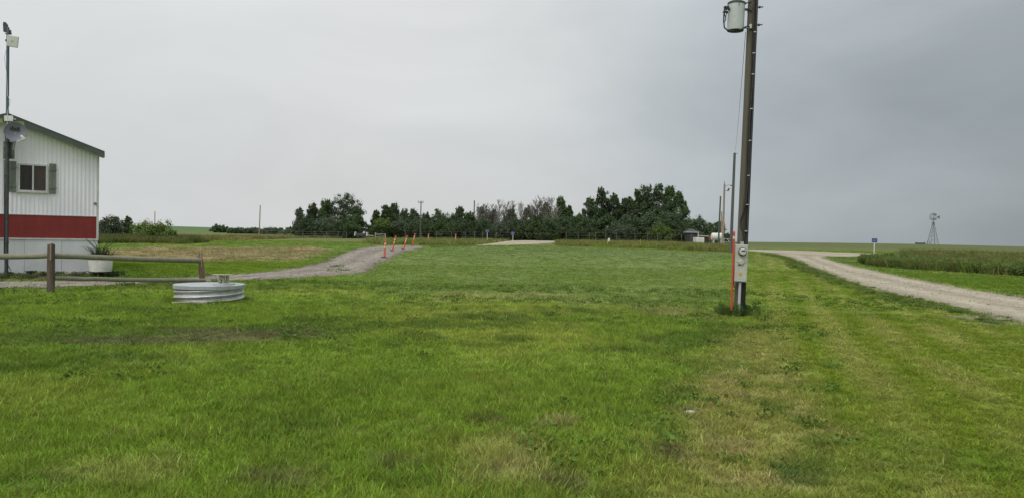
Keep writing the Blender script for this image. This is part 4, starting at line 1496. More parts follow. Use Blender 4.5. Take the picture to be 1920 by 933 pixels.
lp.tube([(-.26, -.09, .14), (-.235, -.1, .03), (-.25, -.08, -.1)], .009, 6)
lp.build('lead_wire', MAT['black'], trf, True)
# the figure on the tank
dgt = bpy.data.curves.new('digit', 'FONT'); dgt.body = '7'; dgt.size = .10; dgt.extrude = .001; dgt.align_x = 'CENTER'; dgt.align_y = 'CENTER'
to = bpy.data.objects.new('digit', dgt); col.objects.link(to)
dg = bpy.context.evaluated_depsgraph_get()
tme = bpy.data.meshes.new_from_object(to.evaluated_get(dg)); bpy.data.objects.remove(to)
tme.materials.clear(); tme.materials.append(MAT['dark_metal'])
for v in tme.vertices:                                              # wrap round the tank
    v.co = (.1805 * math.sin(v.co.x / .18 + .05), -(.1805 + v.co.z * .5) * math.cos(v.co.x / .18 + .05), v.co.y + .2)
link('digit', tme, trf)

# meter box
YB = YP - .20
b0 = at(1389, 493, YB)
mbx = thing('meter_box', b0, 'pale grey electric meter box on the front of the nearest pole', 'meter box', rot=(0, R(1.4), R(-4)))
MB().box(-.137, .137, -.02, .10, -.40, .40).build('case', MAT['box_grey'], mbx, bevel=.008)
MB().box(-.128, .128, -.032, -.021, .02, .385).build('upper_cover', MAT['box_grey'], mbx, bevel=.004)
MB().box(-.128, .128, -.030, -.021, -.385, .012).build('lower_cover', MAT['box_grey'], mbx, bevel=.004)
MX = Matrix.Translation((.015, -.033, .245)) @ Matrix.Rotation(R(90), 4, 'X')
m_ = MB(); m_.lathe([(.088, 0), (.088, .03), (.074, .034), (.072, .03)], 28, MX)
mr_ = m_.build('meter_ring', MAT['dark_metal'], mbx, True)
m_ = MB(); m_.lathe([(.073, .02), (.070, .07), (.058, .09), (0, .098)], 28, MX)
m_.build('meter_dome', MAT['meter_glass'], mbx, True)
m_ = MB(); m_.box(-.03, .055, -.136, -.130, .255, .285)
m_.build('meter_display', MAT['dark_metal'], mbx)
MX2 = Matrix.Translation((.0, -.033, .03)) @ Matrix.Rotation(R(90), 4, 'X')
m_ = MB(); m_.lathe([(.062, 0), (.060, .02), (.05, .03), (0, .032)], 24, MX2)
m_.build('blank_cover', MAT['box_grey'], mbx, True)
MB().box(-.032, .028, -.034, -.0305, -.265, -.2).build('sticker', MAT['yellow'], mbx)
MB().box(-.05, .05, -.034, -.0305, -.335, -.29).build('label', MAT['tank_grey'], mbx)
MB().tube([(-.07, -.035, -.035), (-.02, -.04, -.035)], .008, 6).build('latch', MAT['dark_metal'], mbx)
q0 = at(1391, 452, YB) - b0
MB().box(q0.x - .03, q0.x + .03, -.01, .06, .40, .46).build('conduit_hub', MAT['galv'], mbx)
cd = thing('conduit_pipe', at(1384.5, 592, YB + .04), 'grey conduit pipe running from the meter box down to the ground', 'pipe')
q1 = at(1387.5, 529, YB + .04) - cd.location
MB().tube([(0, 0, -.2), q1], .029, 12).build('pipe', MAT['tank_grey'], cd, True)
MB().tube([q1 * .96, q1 * 1.0], .038, 12).build('coupling', MAT['galv'], cd, True)
lp = MB()
q = [at(px, py, YB) - cd.location for px, py in ((1382, 528), (1381.5, 535), (1379.5, 540), (1377, 538), (1376, 531), (1376.5, 500), (1376, 470))]
lp.tube(q, .012, 6)
lp.build('loop_cable', MAT['black'], cd, True)
# orange guard strip
og0 = at(1371.5, 576, YP - .20); og1 = at(1376.5, 436, YP - .20)
og = thing('marker_stake', og0, 'slim orange marker tube with a white band leaning on the nearest pole', 'marker stake')
d_ = og1 - og0
MB().tube([d_ * -.03, d_ * .5, d_], .023, 12).build('tube', MAT['orange_red'], og, True)
MB().tube([d_ * .915, d_ * .95], .026, 12).build('band', MAT['reflective'], og, True)
MB().tube([d_ * 1.0, d_ * 1.02], [.024, .012], 12).build('cap', MAT['orange_red'], og, True)


# ------------------------------------------------------------------ other poles
def pole(px0, py0, px1, py1, Y, r, mat, label, extra=None, name='utility_pole', group='utility poles along the yard'):
    g = at(px0, py0, Y); g.z = float(H(g.x, g.y))
    o = thing(name, g, label, 'utility pole', group)
    tp = at(px1, py1, Y) - g
    mb = MB(); mb.tube([tp * -.03, tp * .5, tp], [r, r * .9, r * .78], 12, True, .03, int(px0))
    mb.build('pole', mat, o, True)
    if extra: extra(o, tp)
    return o, g, tp


def top_hw(o, tp):
    m_ = MB(); m_.tube([tp + Vector((0, -.12, -.1)), tp + Vector((.28, -.12, -.06))], .02, 6)
    m_.build('bracket', MAT['dark_metal'], o, True)


def lamp_hw(o, tp):
    m_ = MB(); m_.tube([tp + Vector((0, 0, -.4)), tp + Vector((.5, -.3, -.15)), tp + Vector((.95, -.5, -.22))], .035, 8)
    m_.build('lamp_arm', MAT['galv_dark'], o, True)
    m_ = MB(); m_.tube([tp + Vector((.7, -.4, -.2)), tp + Vector((1.15, -.55, -.25))], [.10, .13], 10)
    m_.build('lamp_head', MAT['galv_dark'], o, True)
    m_ = MB(); m_.tube([tp + Vector((.42, -.2, -1.05)), tp + Vector((.62, -.25, -.65))], [.10, .12], 10)
    m_.tube([tp + Vector((0, 0, -1.1)), tp + Vector((.4, -.2, -.95))], .03, 6)
    m_.build('cutout_fuse', MAT['dark_metal'], o, True)
    m_ = MB(); m_.tube([tp, tp + Vector((0, 0, .45))], [.06, .03], 8)
    m_.build('pin_insulator', MAT['galv_dark'], o, True)


def cross_hw(o, tp):
    m_ = MB(); m_.bar(tp + Vector((-.5, 0, -.25)), tp + Vector((.42, 0, -.25)), .08, .10)
    m_.build('crossarm', MAT['pole_grey'], o)
    for dx_ in (-.42, .0, .34):
        m_ = MB(); m_.tube([tp + Vector((dx_, 0, -.2)), tp + Vector((dx_, 0, .04))], .05, 6)
        m_.build('insulator', MAT['galv_dark'], o, True)


g2 = ground(1370, 473.5)
p2o, p2g, p2t = pole(1370, 473.5, 1377.5, 287, g2.y, .155, MAT['pole_grey'], 'bare grey pole just left of the transformer pole', top_hw)
Y3 = 112
pole(1355, 457, 1358.5, 345, Y3, .16, MAT['pole_tan'], 'pale tan pole with a lamp arm beyond the grey pole', lamp_hw)
pole(1347, 456, 1351, 368, 118, .14, MAT['pole_green'], 'dark greenish pole left of the pale tan pole', None)
pole(1352.5, 456, 1353, 397, 140, .13, MAT['pole_tan'], 'short brown pole between the tan and the greenish pole', None)
pole(486, 440, 488, 385, 190, .15, MAT['pole_tan'], 'lone pale pole standing on the far field left of the trees', None, group='poles beyond the field')
pole(290, 436, 290.5, 396, 230, .14, MAT['pole_tan'], 'faint short pole rising behind the round bright bush', None, group='poles beyond the field')
pole(788, 446, 789.5, 377, 132, .11, MAT['pole_grey'], 'grey pole with a crossarm in front of the tree belt', cross_hw, group='poles beyond the field')
pole(888, 446, 889.5, 376, 172, .15, MAT['pole_grey'], 'plain pole tip showing above the middle of the tree belt', None, group='poles beyond the field')
# thin service wire from the near pole to the next one
wa = pb + pl_(tpy(60)) + Vector((-.13, .02, 0)); wb = p2g + p2t
wr = thing('service_wire', wa, 'thin wire sagging from the transformer pole back to the bare grey pole', 'wire')
pts = []
for i in range(21):
    t = i / 20
    pts.append((wb - wa) * t + Vector((0, 0, -1.2 * 4 * t * (1 - t) * .5)))
MB().tube(pts, .006, 5).build('wire', MAT['dark_metal'], wr, True)


# ------------------------------------------------------------------ delineators
def delineator(px, py, pxt, pyt, Y, label, first=[None]):
    g = at(px, py, Y); g.z = float(H(g.x, g.y)) + .02
    lean = math.atan2((pxt - px), (py - pyt)) - ROLL
    if first[0] is None:
        o = thing('traffic_delineator', g, label, 'delineator', 'orange delineators closing the driveway')
        b_ = MB(); b_.lathe([(0, -.02), (.20, -.02), (.20, .02), (.17, .05), (.07, .06), (0, .06)], 8)
        b_.build('base', MAT['black'], o)
        b_ = MB(); b_.lathe([(.056, .05), (.053, .5), (.048, 1.02), (.040, 1.06), (0, 1.07)], 16)
        b_.build('tube', MAT['orange'], o, True)
        for z_ in (.62, .83):
            b_ = MB(); b_.lathe([(.0590 - .0100 * z_, z_), (.0585 - .0100 * z_, z_ + .11)], 16)
            b_.build('reflective_band', MAT['reflective'], o, True)
        b_ = MB()
        b_.tube([(.0, 0, 1.05), (-.05, 0, 1.09), (-.062, 0, 1.14), (-.04, 0, 1.18), (.04, 0, 1.18), (.062, 0, 1.14), (.05, 0, 1.09), (0, 0, 1.05)], .022, 8)
        b_.build('grip_loop', MAT['orange'], o, True)
        first[0] = o
    else:
        s = first[0]
        o = s.copy(); col.objects.link(o); o.location = g
        o['label'] = label
        for ch in list(s.children): copy_part(ch, o)
    o.rotation_euler = (0, lean, random.uniform(-.1, .1))
    return o


for a in ((720.5, 486, 723, 452, 49.5, 'nearest orange delineator, almost upright at the driveway edge'),
          (735.5, 478, 742, 451, 60, 'orange delineator tilted right, second from the near end'),
          (756.5, 474, 763.5, 448, 63, 'orange delineator tilted right, third from the near end'),
          (773.5, 464.5, 778.5, 441, 74, 'slightly tilted orange delineator at the far tip of the driveway'),
          (802, 460.5, 804, 441, 88, 'upright orange delineator on the grass past the driveway tip'),
          (854, 462, 854.5, 443.5, 90, 'upright orange delineator farthest right, alone on the lawn')):
    delineator(*a)


# ------------------------------------------------------------------ signs
def blue_sign(px, py, ptop, Y, w, h, label, post_mat):
    g = at(px, py, Y); g.z = float(H(g.x, g.y))
    ztop = at(px, ptop, Y).z - g.z
    o = thing('road_sign', g, label, 'sign', 'blue rural address signs')
    MB().box(-.035, .035, -.02, .02, -.3, ztop - .02).build('post', post_mat, o)
    MB().box(-w / 2, w / 2, -.035, -.021, ztop - h, ztop).build('sign_plate', MAT['blue_sign'], o)
    m_ = MB()
    n_ = 5
    for i in range(n_):                                             # pale figures too small to read
        x_ = -w * .36 + i * w * .72 / n_
        m_.box(x_, x_ + w * .07, -.038, -.0352, ztop - h * .72, ztop - h * .3)
    m_.build('figures', MAT['sign_figures'], o)


gs = ground(1640, 492)
blue_sign(1638.5, 492, 447, gs.y, .40, .30, 'blue sign on a white post beside the weeds right of the gravel track', MAT['white_paint'])
blue_sign(913.5, 447, 430.5, 118, .60, .45, 'blue sign in front of the trees, left of the pair', MAT['white_paint'])
blue_sign(961.5, 449, 434.5, 122, .55, .50, 'blue sign in front of the trees, right of the pair', MAT['white_paint'])
g = at(1139, 465, 92); g.z = float(H(g.x, g.y))
o = thing('survey_stake', g, 'yellow stake with a small white card in front of the tall grass', 'stake')
MB().box(-.03, .03, -.02, .02, -.2, .85).build('stake', MAT['yellow_stake'], o)
MB().box(.02, .28, -.035, -.021, .68, 1.05).build('card', MAT['white_paint'], o)
g = at(1200.5, 463, 96); g.z = float(H(g.x, g.y))
o = thing('survey_stake', g, 'bare thin yellowish stake standing in the tall grass', 'stake')
MB().box(-.025, .025, -.02, .02, -.2, .95).build('stake', MAT['yellow_stake'], o)


# ------------------------------------------------------------------ windmill on the rise
YW = 262
gw = at(1749, 462, YW); gw.z = float(H(gw.x, gw.y)) - .05
wmz = at(1750, 407, YW).z - gw.z
wml = thing('windmill', gw, 'old farm windmill on a lattice tower on the rise at right', 'windmill')
ht = at(1750, 416, YW).z - gw.z
bw = 1.35
for sx_ in (-1, 1):
    for sy_ in (-1, 1):
        m_ = MB(); m_.bar((sx_ * bw, sy_ * bw, -.3), (sx_ * .12, sy_ * .12, ht), .11)
        m_.build('leg', MAT['galv_dark'], wml)
for lv in range(5):
    z0_ = ht * (.0 + .19 * lv); z1_ = ht * (.19 * (lv + 1))
    w0 = bw + (.12 - bw) * z0_ / ht; w1 = bw + (.12 - bw) * z1_ / ht
    m_ = MB()
    for s_ in (-1, 1):
        m_.bar((-w1, s_ * w1, z1_), (w1, s_ * w1, z1_), .06); m_.bar((s_ * w1, -w1, z1_), (s_ * w1, w1, z1_), .06)
        m_.bar((-w0, s_ * w0, z0_), (w1, s_ * w1, z1_), .035); m_.bar((w0, s_ * w0, z0_), (-w1, s_ * w1, z1_), .035)
        m_.bar((s_ * w0, -w0, z0_), (s_ * w1, w1, z1_), .035); m_.bar((s_ * w0, w0, z0_), (s_ * w1, -w1, z1_), .035)
    m_.build('brace', MAT['galv_dark'], wml)
MB().box(-.55, .55, -.55, .55, ht - .35, ht - .27).build('platform', MAT['galv_dark'], wml)
MB().tube([(0, 0, ht - .2), (0, 0, wmz + .1)], .09, 8).build('head_mast', MAT['galv_dark'], wml, True)
hub = Vector((-.35, -.45, wmz))
MB().tube([hub + Vector((0, -.1, 0)), hub + Vector((.5, .6, 0))], .15, 8).build('gearbox', MAT['galv_dark'], wml, True)
wa_ = Vector((-.72, -.69, 0)).normalized()
wu = Vector((0, 0, 1)); wv = wu.cross(wa_)
bl0 = None
for i in range(14):
    an = 2 * math.pi * i / 14
    if i in (3, 4): continue                                        # two sails are gone
    d_ = wu * math.cos(an) + wv * math.sin(an); e_ = wu * -math.sin(an) + wv * math.cos(an)
    m_ = MB()
    a0, a1 = hub + d_ * .5, hub + d_ * 1.35
    vs = [a0 - e_ * .09 + wa_ * .04, a0 + e_ * .09 - wa_ * .04, a1 + e_ * .24 - wa_ * .08, a1 - e_ * .24 + wa_ * .08]
    m_.add(vs + [v + wa_ * .015 for v in vs], [(0, 1, 2, 3), (7, 6, 5, 4), (0, 4, 5, 1), (1, 5, 6, 2), (2, 6, 7, 3), (3, 7, 4, 0)])
    m_.build('sail', MAT['galv_dark'], wml)
m_ = MB()
m_.tube([hub + wu * math.cos(a) * .95 + wv * math.sin(a) * .95 for a in np.linspace(0, 2 * math.pi, 25)], .025, 5, False)
for i in range(7):
    a = 2 * math.pi * i / 7
    m_.tube([hub, hub + (wu * math.cos(a) + wv * math.sin(a)) * .95], .022, 5)
m_.build('wheel_rim', MAT['galv_dark'], wml, True)
tl = Vector((1.0, .35, 0)).normalized()
MB().bar(hub + tl * .3, hub + tl * 2.0, .07).build('tail_boom', MAT['galv_dark'], wml)
m_ = MB()
q0, q1 = hub + tl * 1.75, hub + tl * 2.95
vs = [q0 + wu * .22, q0 - wu * .22, q1 - wu * .62, q1 + wu * .55]
nn = Vector((-tl.y, tl.x, 0)) * .02
m_.add(vs + [v + nn for v in vs], [(0, 1, 2, 3), (7, 6, 5, 4), (0, 4, 5, 1), (1, 5, 6, 2), (2, 6, 7, 3), (3, 7, 4, 0)])
m_.build('tail_vane', MAT['galv_dark'], wml)
g = at(1725.5, 459, YW); g.z = float(H(g.x, g.y))
o = thing('water_trough', g, 'low dark stock trough with end posts left of the windmill', 'trough')
zt = at(1725, 456, YW).z - g.z
MB().box(-1.6, 1.6, -.4, .4, -.2, max(.45, zt)).build('basin', MAT['dark_metal'], o)
for sx_ in (-1.62, 1.2): MB().box(sx_ - .06, sx_ + .06, -.5, -.41, -.2, max(.75, zt + .35)).build('post', MAT['pole_grey'], o)
for px_, lb_ in ((1738.5, 'left fence post of the two beside the windmill foot'), (1743, 'right fence post of the two beside the windmill foot')):
    g = at(px_, 461, YW - 4); g.z = float(H(g.x, g.y))
    o = thing('fence_post', g, lb_, 'post', 'posts by the windmill')
    MB().tube([(0, 0, -.3), (0, 0, .95)], .10, 8, True, .1, 4).build('post', MAT['pole_grey'], o, True)


# ------------------------------------------------------------------ trees
def leaf_quads(r, p, nrm, s):
    n = len(p)
    nrm = nrm / np.linalg.norm(nrm, axis=1, keepdims=True)
    u = np.cross(nrm, r.normal(0, 1, (n, 3))); u /= np.linalg.norm(u, axis=1, keepdims=True)
    v = np.cross(nrm, u)
    V_ = np.stack([p - u * s, p - v * s * .62, p + u * s, p + v * s * .62], 1).reshape(-1, 3)
    return V_, np.arange(len(V_)).reshape(-1, 4)


def crown(h, w, kind, seed):
    """leaf clumps of a crown h metres high and w metres wide: rows of x, y, z, radius, vertical stretch"""
    r = np.random.default_rng(seed)
    cl = []
    hw_ = w / 2
    if kind in ('poplar', 'spread', 'grey'):
        lobes = []
        nl = int(7 + w * .9 + h * .35)
        narrow = kind == 'poplar'
        for k in range(nl):
            t = (k + r.random()) / nl                       # 0 low .. 1 top
            env = (.62 + .5 * math.sin(math.pi * min(1, t * .92))) * (1 - .62 * max(0, t - .62) / .38)
            R_ = min(hw_ * .55, r.uniform(.8, 1.4)) * (1 - .2 * t)
            a = k * 2.4 + r.normal(0, .5)
            d_ = max(0, hw_ * env - R_) * (r.uniform(.55, 1.0) if t < .93 else .25)
            lobes.append((d_ * math.cos(a), d_ * math.sin(a), h * (.08 + .86 * t), R_))
        for (lx, ly, lz, R_) in lobes:
            if lz > h * .45:                                # upright shoots break the outline
                for i in range(3):
                    a = r.random() * 6.283; q = R_ * r.uniform(.1, .8)
                    zz = lz + R_ * r.uniform(.7, 1.35)
                    for j in range(3):
                        cl.append((lx + q * math.cos(a), ly + q * math.sin(a), zz - j * .42, .13 + .07 * j, 1.9))
            n = 19
            for i in range(n):
                v = r.normal(0, 1, 3); v[2] += .35; v /= np.linalg.norm(v)
                q = R_ * r.uniform(.35, 1.0)
                up_ = 1.0 + .9 * (v[2] > .5)
                cl.append((lx + v[0] * q, ly + v[1] * q, max(.3, lz + v[2] * q * 1.3), R_ * r.uniform(.30, .52) * (1 if up_ == 1 else .72), up_))
    elif kind == 'round':
        n = int(14 + h * w * 2.6)
        for i in range(n):
            a = r.random() * 6.283; u = r.random() ** .38; e_ = math.asin(r.uniform(-.75, 1))
            cl.append(((hw_ - .45) * u * math.cos(a) * math.cos(e_), (hw_ - .45) * u * math.sin(a) * math.cos(e_), h * (.52 + .44 * u * math.sin(e_)) - .2, r.uniform(.4, .75), 1.0))
    else:
        n = int(20 + h * w * 4.2)
        for i in range(n):
            v = r.normal(0, 1, 3); v /= np.linalg.norm(v)
            u = r.random() ** .33
            a = math.atan2(v[1], v[0])
            lump = .88 + .14 * math.sin(a * 3 + seed) + .08 * math.sin(a * 7 + seed * 2)
            rad_ = min(r.uniform(.3, .55), h * .25)
            cl.append(((hw_ - .2) * u * lump * v[0], (hw_ - .2) * u * lump * v[1], max(.1, h * .42 + h * .52 * u * v[2] * lump), rad_, 1.1))
    cl = np.array(cl)
    cl[:, 2] *= h / (cl[:, 2] + cl[:, 3] * cl[:, 4] * .85).max()      # fill the measured height and width
    k_ = (np.abs(cl[:, :2]).max(1) + cl[:, 3] * .8)
    f = max(.6, min(2.2, (hw_ * 1.05) / np.percentile(k_, 97)))
    cl[:, :2] *= f
    return cl, r


def crown_mesh(h, w, kind, seed, mat, Y):
    cl, r = crown(h, w, kind, seed)
    size = .132 * max(.75, min(2.0, Y / 150.0))
    per = int(38 if kind in ('poplar', 'spread', 'grey') else 58)
    if kind == 'grey': per = 24
    m = len(cl) * per
    c = np.repeat(cl, per, 0)
    d = r.normal(0, 1, (m, 3)); d /= np.linalg.norm(d, axis=1, keepdims=True)
    p = c[:, :3] + d * np.abs(r.normal(.62, .36, m))[:, None] * c[:, 3:4] * np.stack([np.ones(m), np.ones(m), c[:, 4]], 1)
    p[:, 2] = np.maximum(p[:, 2], .05)
    nrm = d * .7 + r.normal(0, .5, (m, 3)); nrm[:, 2] += .4
    V_, Q_ = leaf_quads(r, p, nrm, (r.uniform(.6, 1.35, m) * size)[:, None])
    return np_mesh('crown', V_, Q_, mat, False), cl


def trunk_mesh(h, w, seed, cl, mat, bare=False):
    rr_ = random.Random(seed)
    mb = MB()
    top = h * (.84 if not bare else .98)
    pts = [(rr_.gauss(0, .05) * i, rr_.gauss(0, .05) * i, top * i / 6 - .3 * (i == 0)) for i in range(7)]
    r0 = .05 + .013 * h
    mb.tube(pts, [r0 * (1 - .145 * i) for i in range(7)], 7)

    def tp_(z):
        z = max(0, min(top, z)); k_ = z / top * 6; i = min(5, int(k_)); f = k_ - i
        return Vector(pts[i]).lerp(Vector(pts[i + 1]), f)
    if not bare:
        for q in cl[::4]:
            q = Vector(q[:3])
            a = tp_(max(.1 * h, q.z - .8 - .6 * math.hypot(q.x, q.y)))
            mb.tube([a, a.lerp(q, .5) + Vector((0, 0, .1)), q], [r0 * .26, r0 * .18, .015], 5, False)
    else:
        for i in range(46):
            z = h * (.18 + .78 * rr_.random())
            a = tp_(z); an = rr_.uniform(0, 6.283)
            l = w * (.28 + .42 * rr_.random()) * (1.25 - .75 * z / h)
            d_ = Vector((math.cos(an) * .6, math.sin(an) * .6, .7 + .6 * rr_.random())).normalized()
            if z + l * d_.z > h * 1.02: l *= .55
            b_ = a + d_ * l
            mb.tube([a, a + d_ * l * .5 + Vector((0, 0, -.08)), b_], [.05, .035, .018], 4, False)
            for k_ in range(5):
                f = .3 + .65 * rr_.random(); s_ = a.lerp(b_, f)
                e_ = (d_ + Vector((rr_.gauss(0, .6), rr_.gauss(0, .6), rr_.gauss(.2, .4)))).normalized()
                mb.tube([s_, s_ + e_ * l * .42], [.026, .012], 3, False)
    return mb.mesh('trunk', mat, True)


KIND_MATS = {'poplar': ['leaf_poplar', 'leaf_dark'], 'spread': ['leaf_dark', 'leaf_poplar'], 'round': ['leaf_dark'], 'bush': ['leaf_dark', 'leaf_grey', 'leaf_bright'], 'grey': ['leaf_grey']}
_seed = [900]


def tree(px, ptop, wpx, Y, kind, var, label, group, name='tree', cat='tree', sink=.1):
    g = at(px, 450, Y); g.z = float(H(g.x, g.y)) - sink
    h = at(px, ptop, Y).z - g.z
    w = wpx * Y / F0
    _seed[0] += 1
    sd_ = _seed[0] * 13 + var
    o = thing(name, g, label, cat, group, rz=random.uniform(0, 6.28))
    if kind in ('dead', 'thin'):
        link('trunk', trunk_mesh(h, w, sd_, None, MAT['bark_pale' if var % 3 == 0 else 'deadwood'], True), o)
        r = np.random.default_rng(sd_)
        n = int(h * w * (15 if kind == 'thin' else 4))
        p = np.stack([r.normal(0, w * .26, n), r.normal(0, w * .26, n), h * r.uniform(.15, .88, n)], 1)
        V_, Q_ = leaf_quads(r, p, r.normal(0, 1, (n, 3)), r.uniform(.08, .17, n)[:, None])
        link('crown', np_mesh('crown', V_, Q_, MAT['leaf_brown'], False), o)
        return o
    mats = KIND_MATS[kind]
    cm, cl = crown_mesh(h, w, kind, sd_, MAT[mats[var % len(mats)]], Y)
    link('trunk', trunk_mesh(h, w, sd_, cl, MAT['bark_pale' if kind == 'grey' else 'bark']), o)
    link('crown', cm, o)
    return o


GA, GB, GC, GD = 'trees of the left clump', 'trees of the middle belt', 'dying trees of the middle belt', 'tall poplars of the right clump'
for a in (
    (561, 388, 26, 132, 'grey', 0, 'thin grey green tree at the left tip of the left clump', GA),
    (586, 379, 34, 134, 'poplar', 1, 'narrow dark tree second in from the left tip of the left clump', GA),
    (609, 373, 40, 137, 'spread', 1, 'dark tree with a broken top left of the biggest tree in the left clump', GA),
    (643, 360, 74, 139, 'round', 0, 'biggest and broadest tree of the left clump', GA),
    (668, 386, 38, 136, 'spread', 2, 'shorter dark tree at the right edge of the left clump', GA),
    (575, 404, 36, 130, 'bush', 0, 'low bushy growth under the left tip of the left clump', GA),
    (618, 402, 54, 131, 'bush', 1, 'bushy low tree in front of the broken topped one', GA),
    (655, 405, 50, 131, 'spread', 3, 'low tree in front of the biggest tree of the left clump', GA),
    (600, 408, 44, 133, 'round', 0, 'rounded dark low tree in the left half of the left clump', GA),
    (705, 393, 26, 150, 'poplar', 2, 'first narrow tree at the left end of the middle belt', GB),
    (723, 384, 32, 152, 'poplar', 0, 'tall narrow tree near the left end of the middle belt', GB),
    (738, 380, 30, 154, 'poplar', 3, 'tallest pointed tree of the left half of the middle belt', GB),
    (757, 391, 36, 153, 'spread', 0, 'mid green tree left of the crossarm pole', GB),
    (776, 391, 32, 155, 'grey', 1, 'greyish thin tree just left of the crossarm pole', GB),
    (800, 397, 34, 153, 'spread', 2, 'mid green tree just right of the crossarm pole', GB),
    (826, 391, 42, 152, 'round', 1, 'rounded dark tree above the fifth delineator', GB),
    (861, 386, 28, 154, 'poplar', 1, 'pointed dark tree above the farthest right delineator', GB),
    (845, 399, 40, 150, 'bush', 0, 'bushy dark tree left of the pointed dark one', GB),
    (880, 396, 34, 152, 'spread', 1, 'dark green tree below the plain pole tip', GB),
    (901, 387, 28, 156, 'grey', 0, 'grey green tree right of the plain pole tip', GB),
    (715, 407, 48, 146, 'bush', 2, 'brighter bushy growth at the left end of the middle belt', GB),
    (752, 408, 50, 147, 'bush', 1, 'greyish bush below the tallest pointed tree of the middle belt', GB),
    (790, 408, 52, 147, 'bush', 0, 'dark bush behind the crossarm pole', GB),
    (825, 412, 56, 146, 'spread', 3, 'low dark spreading tree below the rounded dark one', GB),
    (870, 408, 50, 146, 'bush', 0, 'dark bush above the left blue sign post', GB),
    (905, 408, 46, 147, 'round', 0, 'low rounded tree behind the left blue sign', GB),
    (925, 391, 32, 158, 'spread', 2, 'green tree among bare tops right of the left blue sign', GB),
    (940, 412, 50, 146, 'bush', 1, 'greyish bush between the two blue signs', GB),
    (972, 410, 50, 147, 'spread', 0, 'low dark tree behind the right blue sign', GB),
    (1003, 402, 46, 149, 'spread', 1, 'dark tree below the tall bare tops', GB),
    (1030, 404, 44, 148, 'bush', 0, 'dark bush below the browned tree tops', GB),
    (1050, 367, 34, 157, 'poplar', 0, 'tall green poplar at the right end of the middle belt', GB),
    (1066, 385, 28, 156, 'poplar', 2, 'green poplar on the right shoulder of the tall one', GB),
    (1060, 404, 48, 150, 'spread', 2, 'low green tree at the right end of the middle belt', GB),
    (1024, 379, 34, 159, 'spread', 3, 'dark green tree left of the tall poplar of the middle belt', GB),
    (988, 386, 30, 158, 'grey', 1, 'grey green tree in the gap of the middle belt', GB),
    (958, 392, 34, 160, 'spread', 1, 'dark tree behind the bare tops of the middle belt', GB),
    (1105, 369, 38, 156, 'poplar', 3, 'left shoulder poplar of the right clump', GD),
    (1126, 350, 46, 158, 'poplar', 1, 'pointed tall poplar in the left part of the right clump', GD),
    (1150, 361, 40, 159, 'poplar', 0, 'poplar between the two high tops of the right clump', GD),
    (1172, 369, 42, 158, 'spread', 0, 'dark tree in the dip of the right clump', GD),
    (1192, 354, 44, 160, 'poplar', 2, 'poplar on the left side of the highest top', GD),
    (1209, 345, 50, 161, 'spread', 2, 'highest broad tree of the right clump', GD),
    (1232, 344, 52, 160, 'spread', 0, 'broad high tree with a pale trunk right of the highest one', GD),
    (1253, 347, 50, 161, 'spread', 3, 'broad high tree with ragged top near the right end', GD),
    (1271, 358, 36, 159, 'spread', 1, 'outermost tree at the right end of the right clump, jutting right', GD),
    (1084, 399, 50, 152, 'spread', 3, 'low tree linking the middle belt to the right clump', GD),
    (1105, 403, 56, 151, 'bush', 0, 'dark bushy tree at the left foot of the right clump', GD),
    (1140, 400, 60, 150, 'spread', 1, 'low spreading tree under the pointed tall poplar', GD),
    (1180, 400, 60, 150, 'bush', 0, 'dark bushy tree under the dip of the right clump', GD),
    (1218, 394, 64, 149, 'spread', 2, 'low broad tree under the highest tree', GD),
    (1256, 392, 58, 150, 'round', 1, 'rounded low tree at the right foot of the right clump', GD),
    (1240, 418, 50, 144, 'bush', 2, 'bright low shrub in front of the right clump', GD),
    (1160, 416, 60, 145, 'bush', 1, 'greyish shrub in front of the dip in the right clump', GD),
    (1278, 412, 36, 148, 'bush', 0, 'dark shrub beside the dark garden shed', GD),
):
    tree(*a)
GC_L = ['pale bare tree left of the left blue sign', 'bare twiggy tree above the left blue sign', 'brown twiggy tree just right of the left blue sign', 'forked bare tree top between the blue signs',
        'slender bare tree left of the right blue sign', 'bare tree top straight above the right blue sign', 'tall pale bare tree right of the right blue sign', 'browned thin tree above the gravel lane',
        'tallest bare grey tree of the middle belt', 'browned thin tree left of the tall green poplar', 'thin browned tree behind the lane end', 'bare twiggy tree leaning over the lane']
for i, (px, pt_, w, kind) in enumerate(((897, 380, 22, 'dead'), (909, 383, 30, 'thin'), (921, 386, 34, 'thin'), (935, 375, 26, 'dead'), (948, 379, 24, 'dead'), (958, 377, 26, 'dead'),
                                        (978, 380, 26, 'dead'), (994, 384, 34, 'thin'), (1010, 369, 30, 'dead'), (1036, 374, 36, 'thin'), (1023, 370, 30, 'thin'), (1003, 376, 28, 'thin'))):
    tree(px, pt_, w * 1.25, 151.5 + (i % 3), kind, i, GC_L[i], GC, 'bare_tree', 'tree')
# round trees behind the yard at right, shrubs at left
tree(1304, 403, 62, 195, 'round', 0, 'smooth rounded dark tree behind the garden shed', 'round trees behind the yard')
tree(1344, 413, 38, 205, 'round', 1, 'small dark tree behind the white tank and poles', 'round trees behind the yard')
GL = 'shrubs behind the tall grass at left'
tree(203, 402, 42, 102, 'bush', 1, 'grey green upright shrub nearest the corner of the mobile home', GL, 'shrub', 'shrub')
tree(222, 407, 34, 104, 'bush', 1, 'middle greyish shrub of the three by the mobile home', GL, 'shrub', 'shrub')
tree(240, 405, 20, 104, 'poplar', 1, 'narrow pointed shrub of the three by the mobile home', GL, 'shrub', 'shrub')
tree(192, 412, 26, 103, 'bush', 1, 'low shrub half hidden by the mobile home corner', GL, 'shrub', 'shrub')
tree(282, 409, 78, 88, 'bush', 2, 'wide bright green bush behind the tall grass', GL, 'shrub', 'shrub')
tree(323, 428, 30, 87, 'bush', 2, 'small low bush right of the wide bright one', GL, 'shrub', 'shrub')
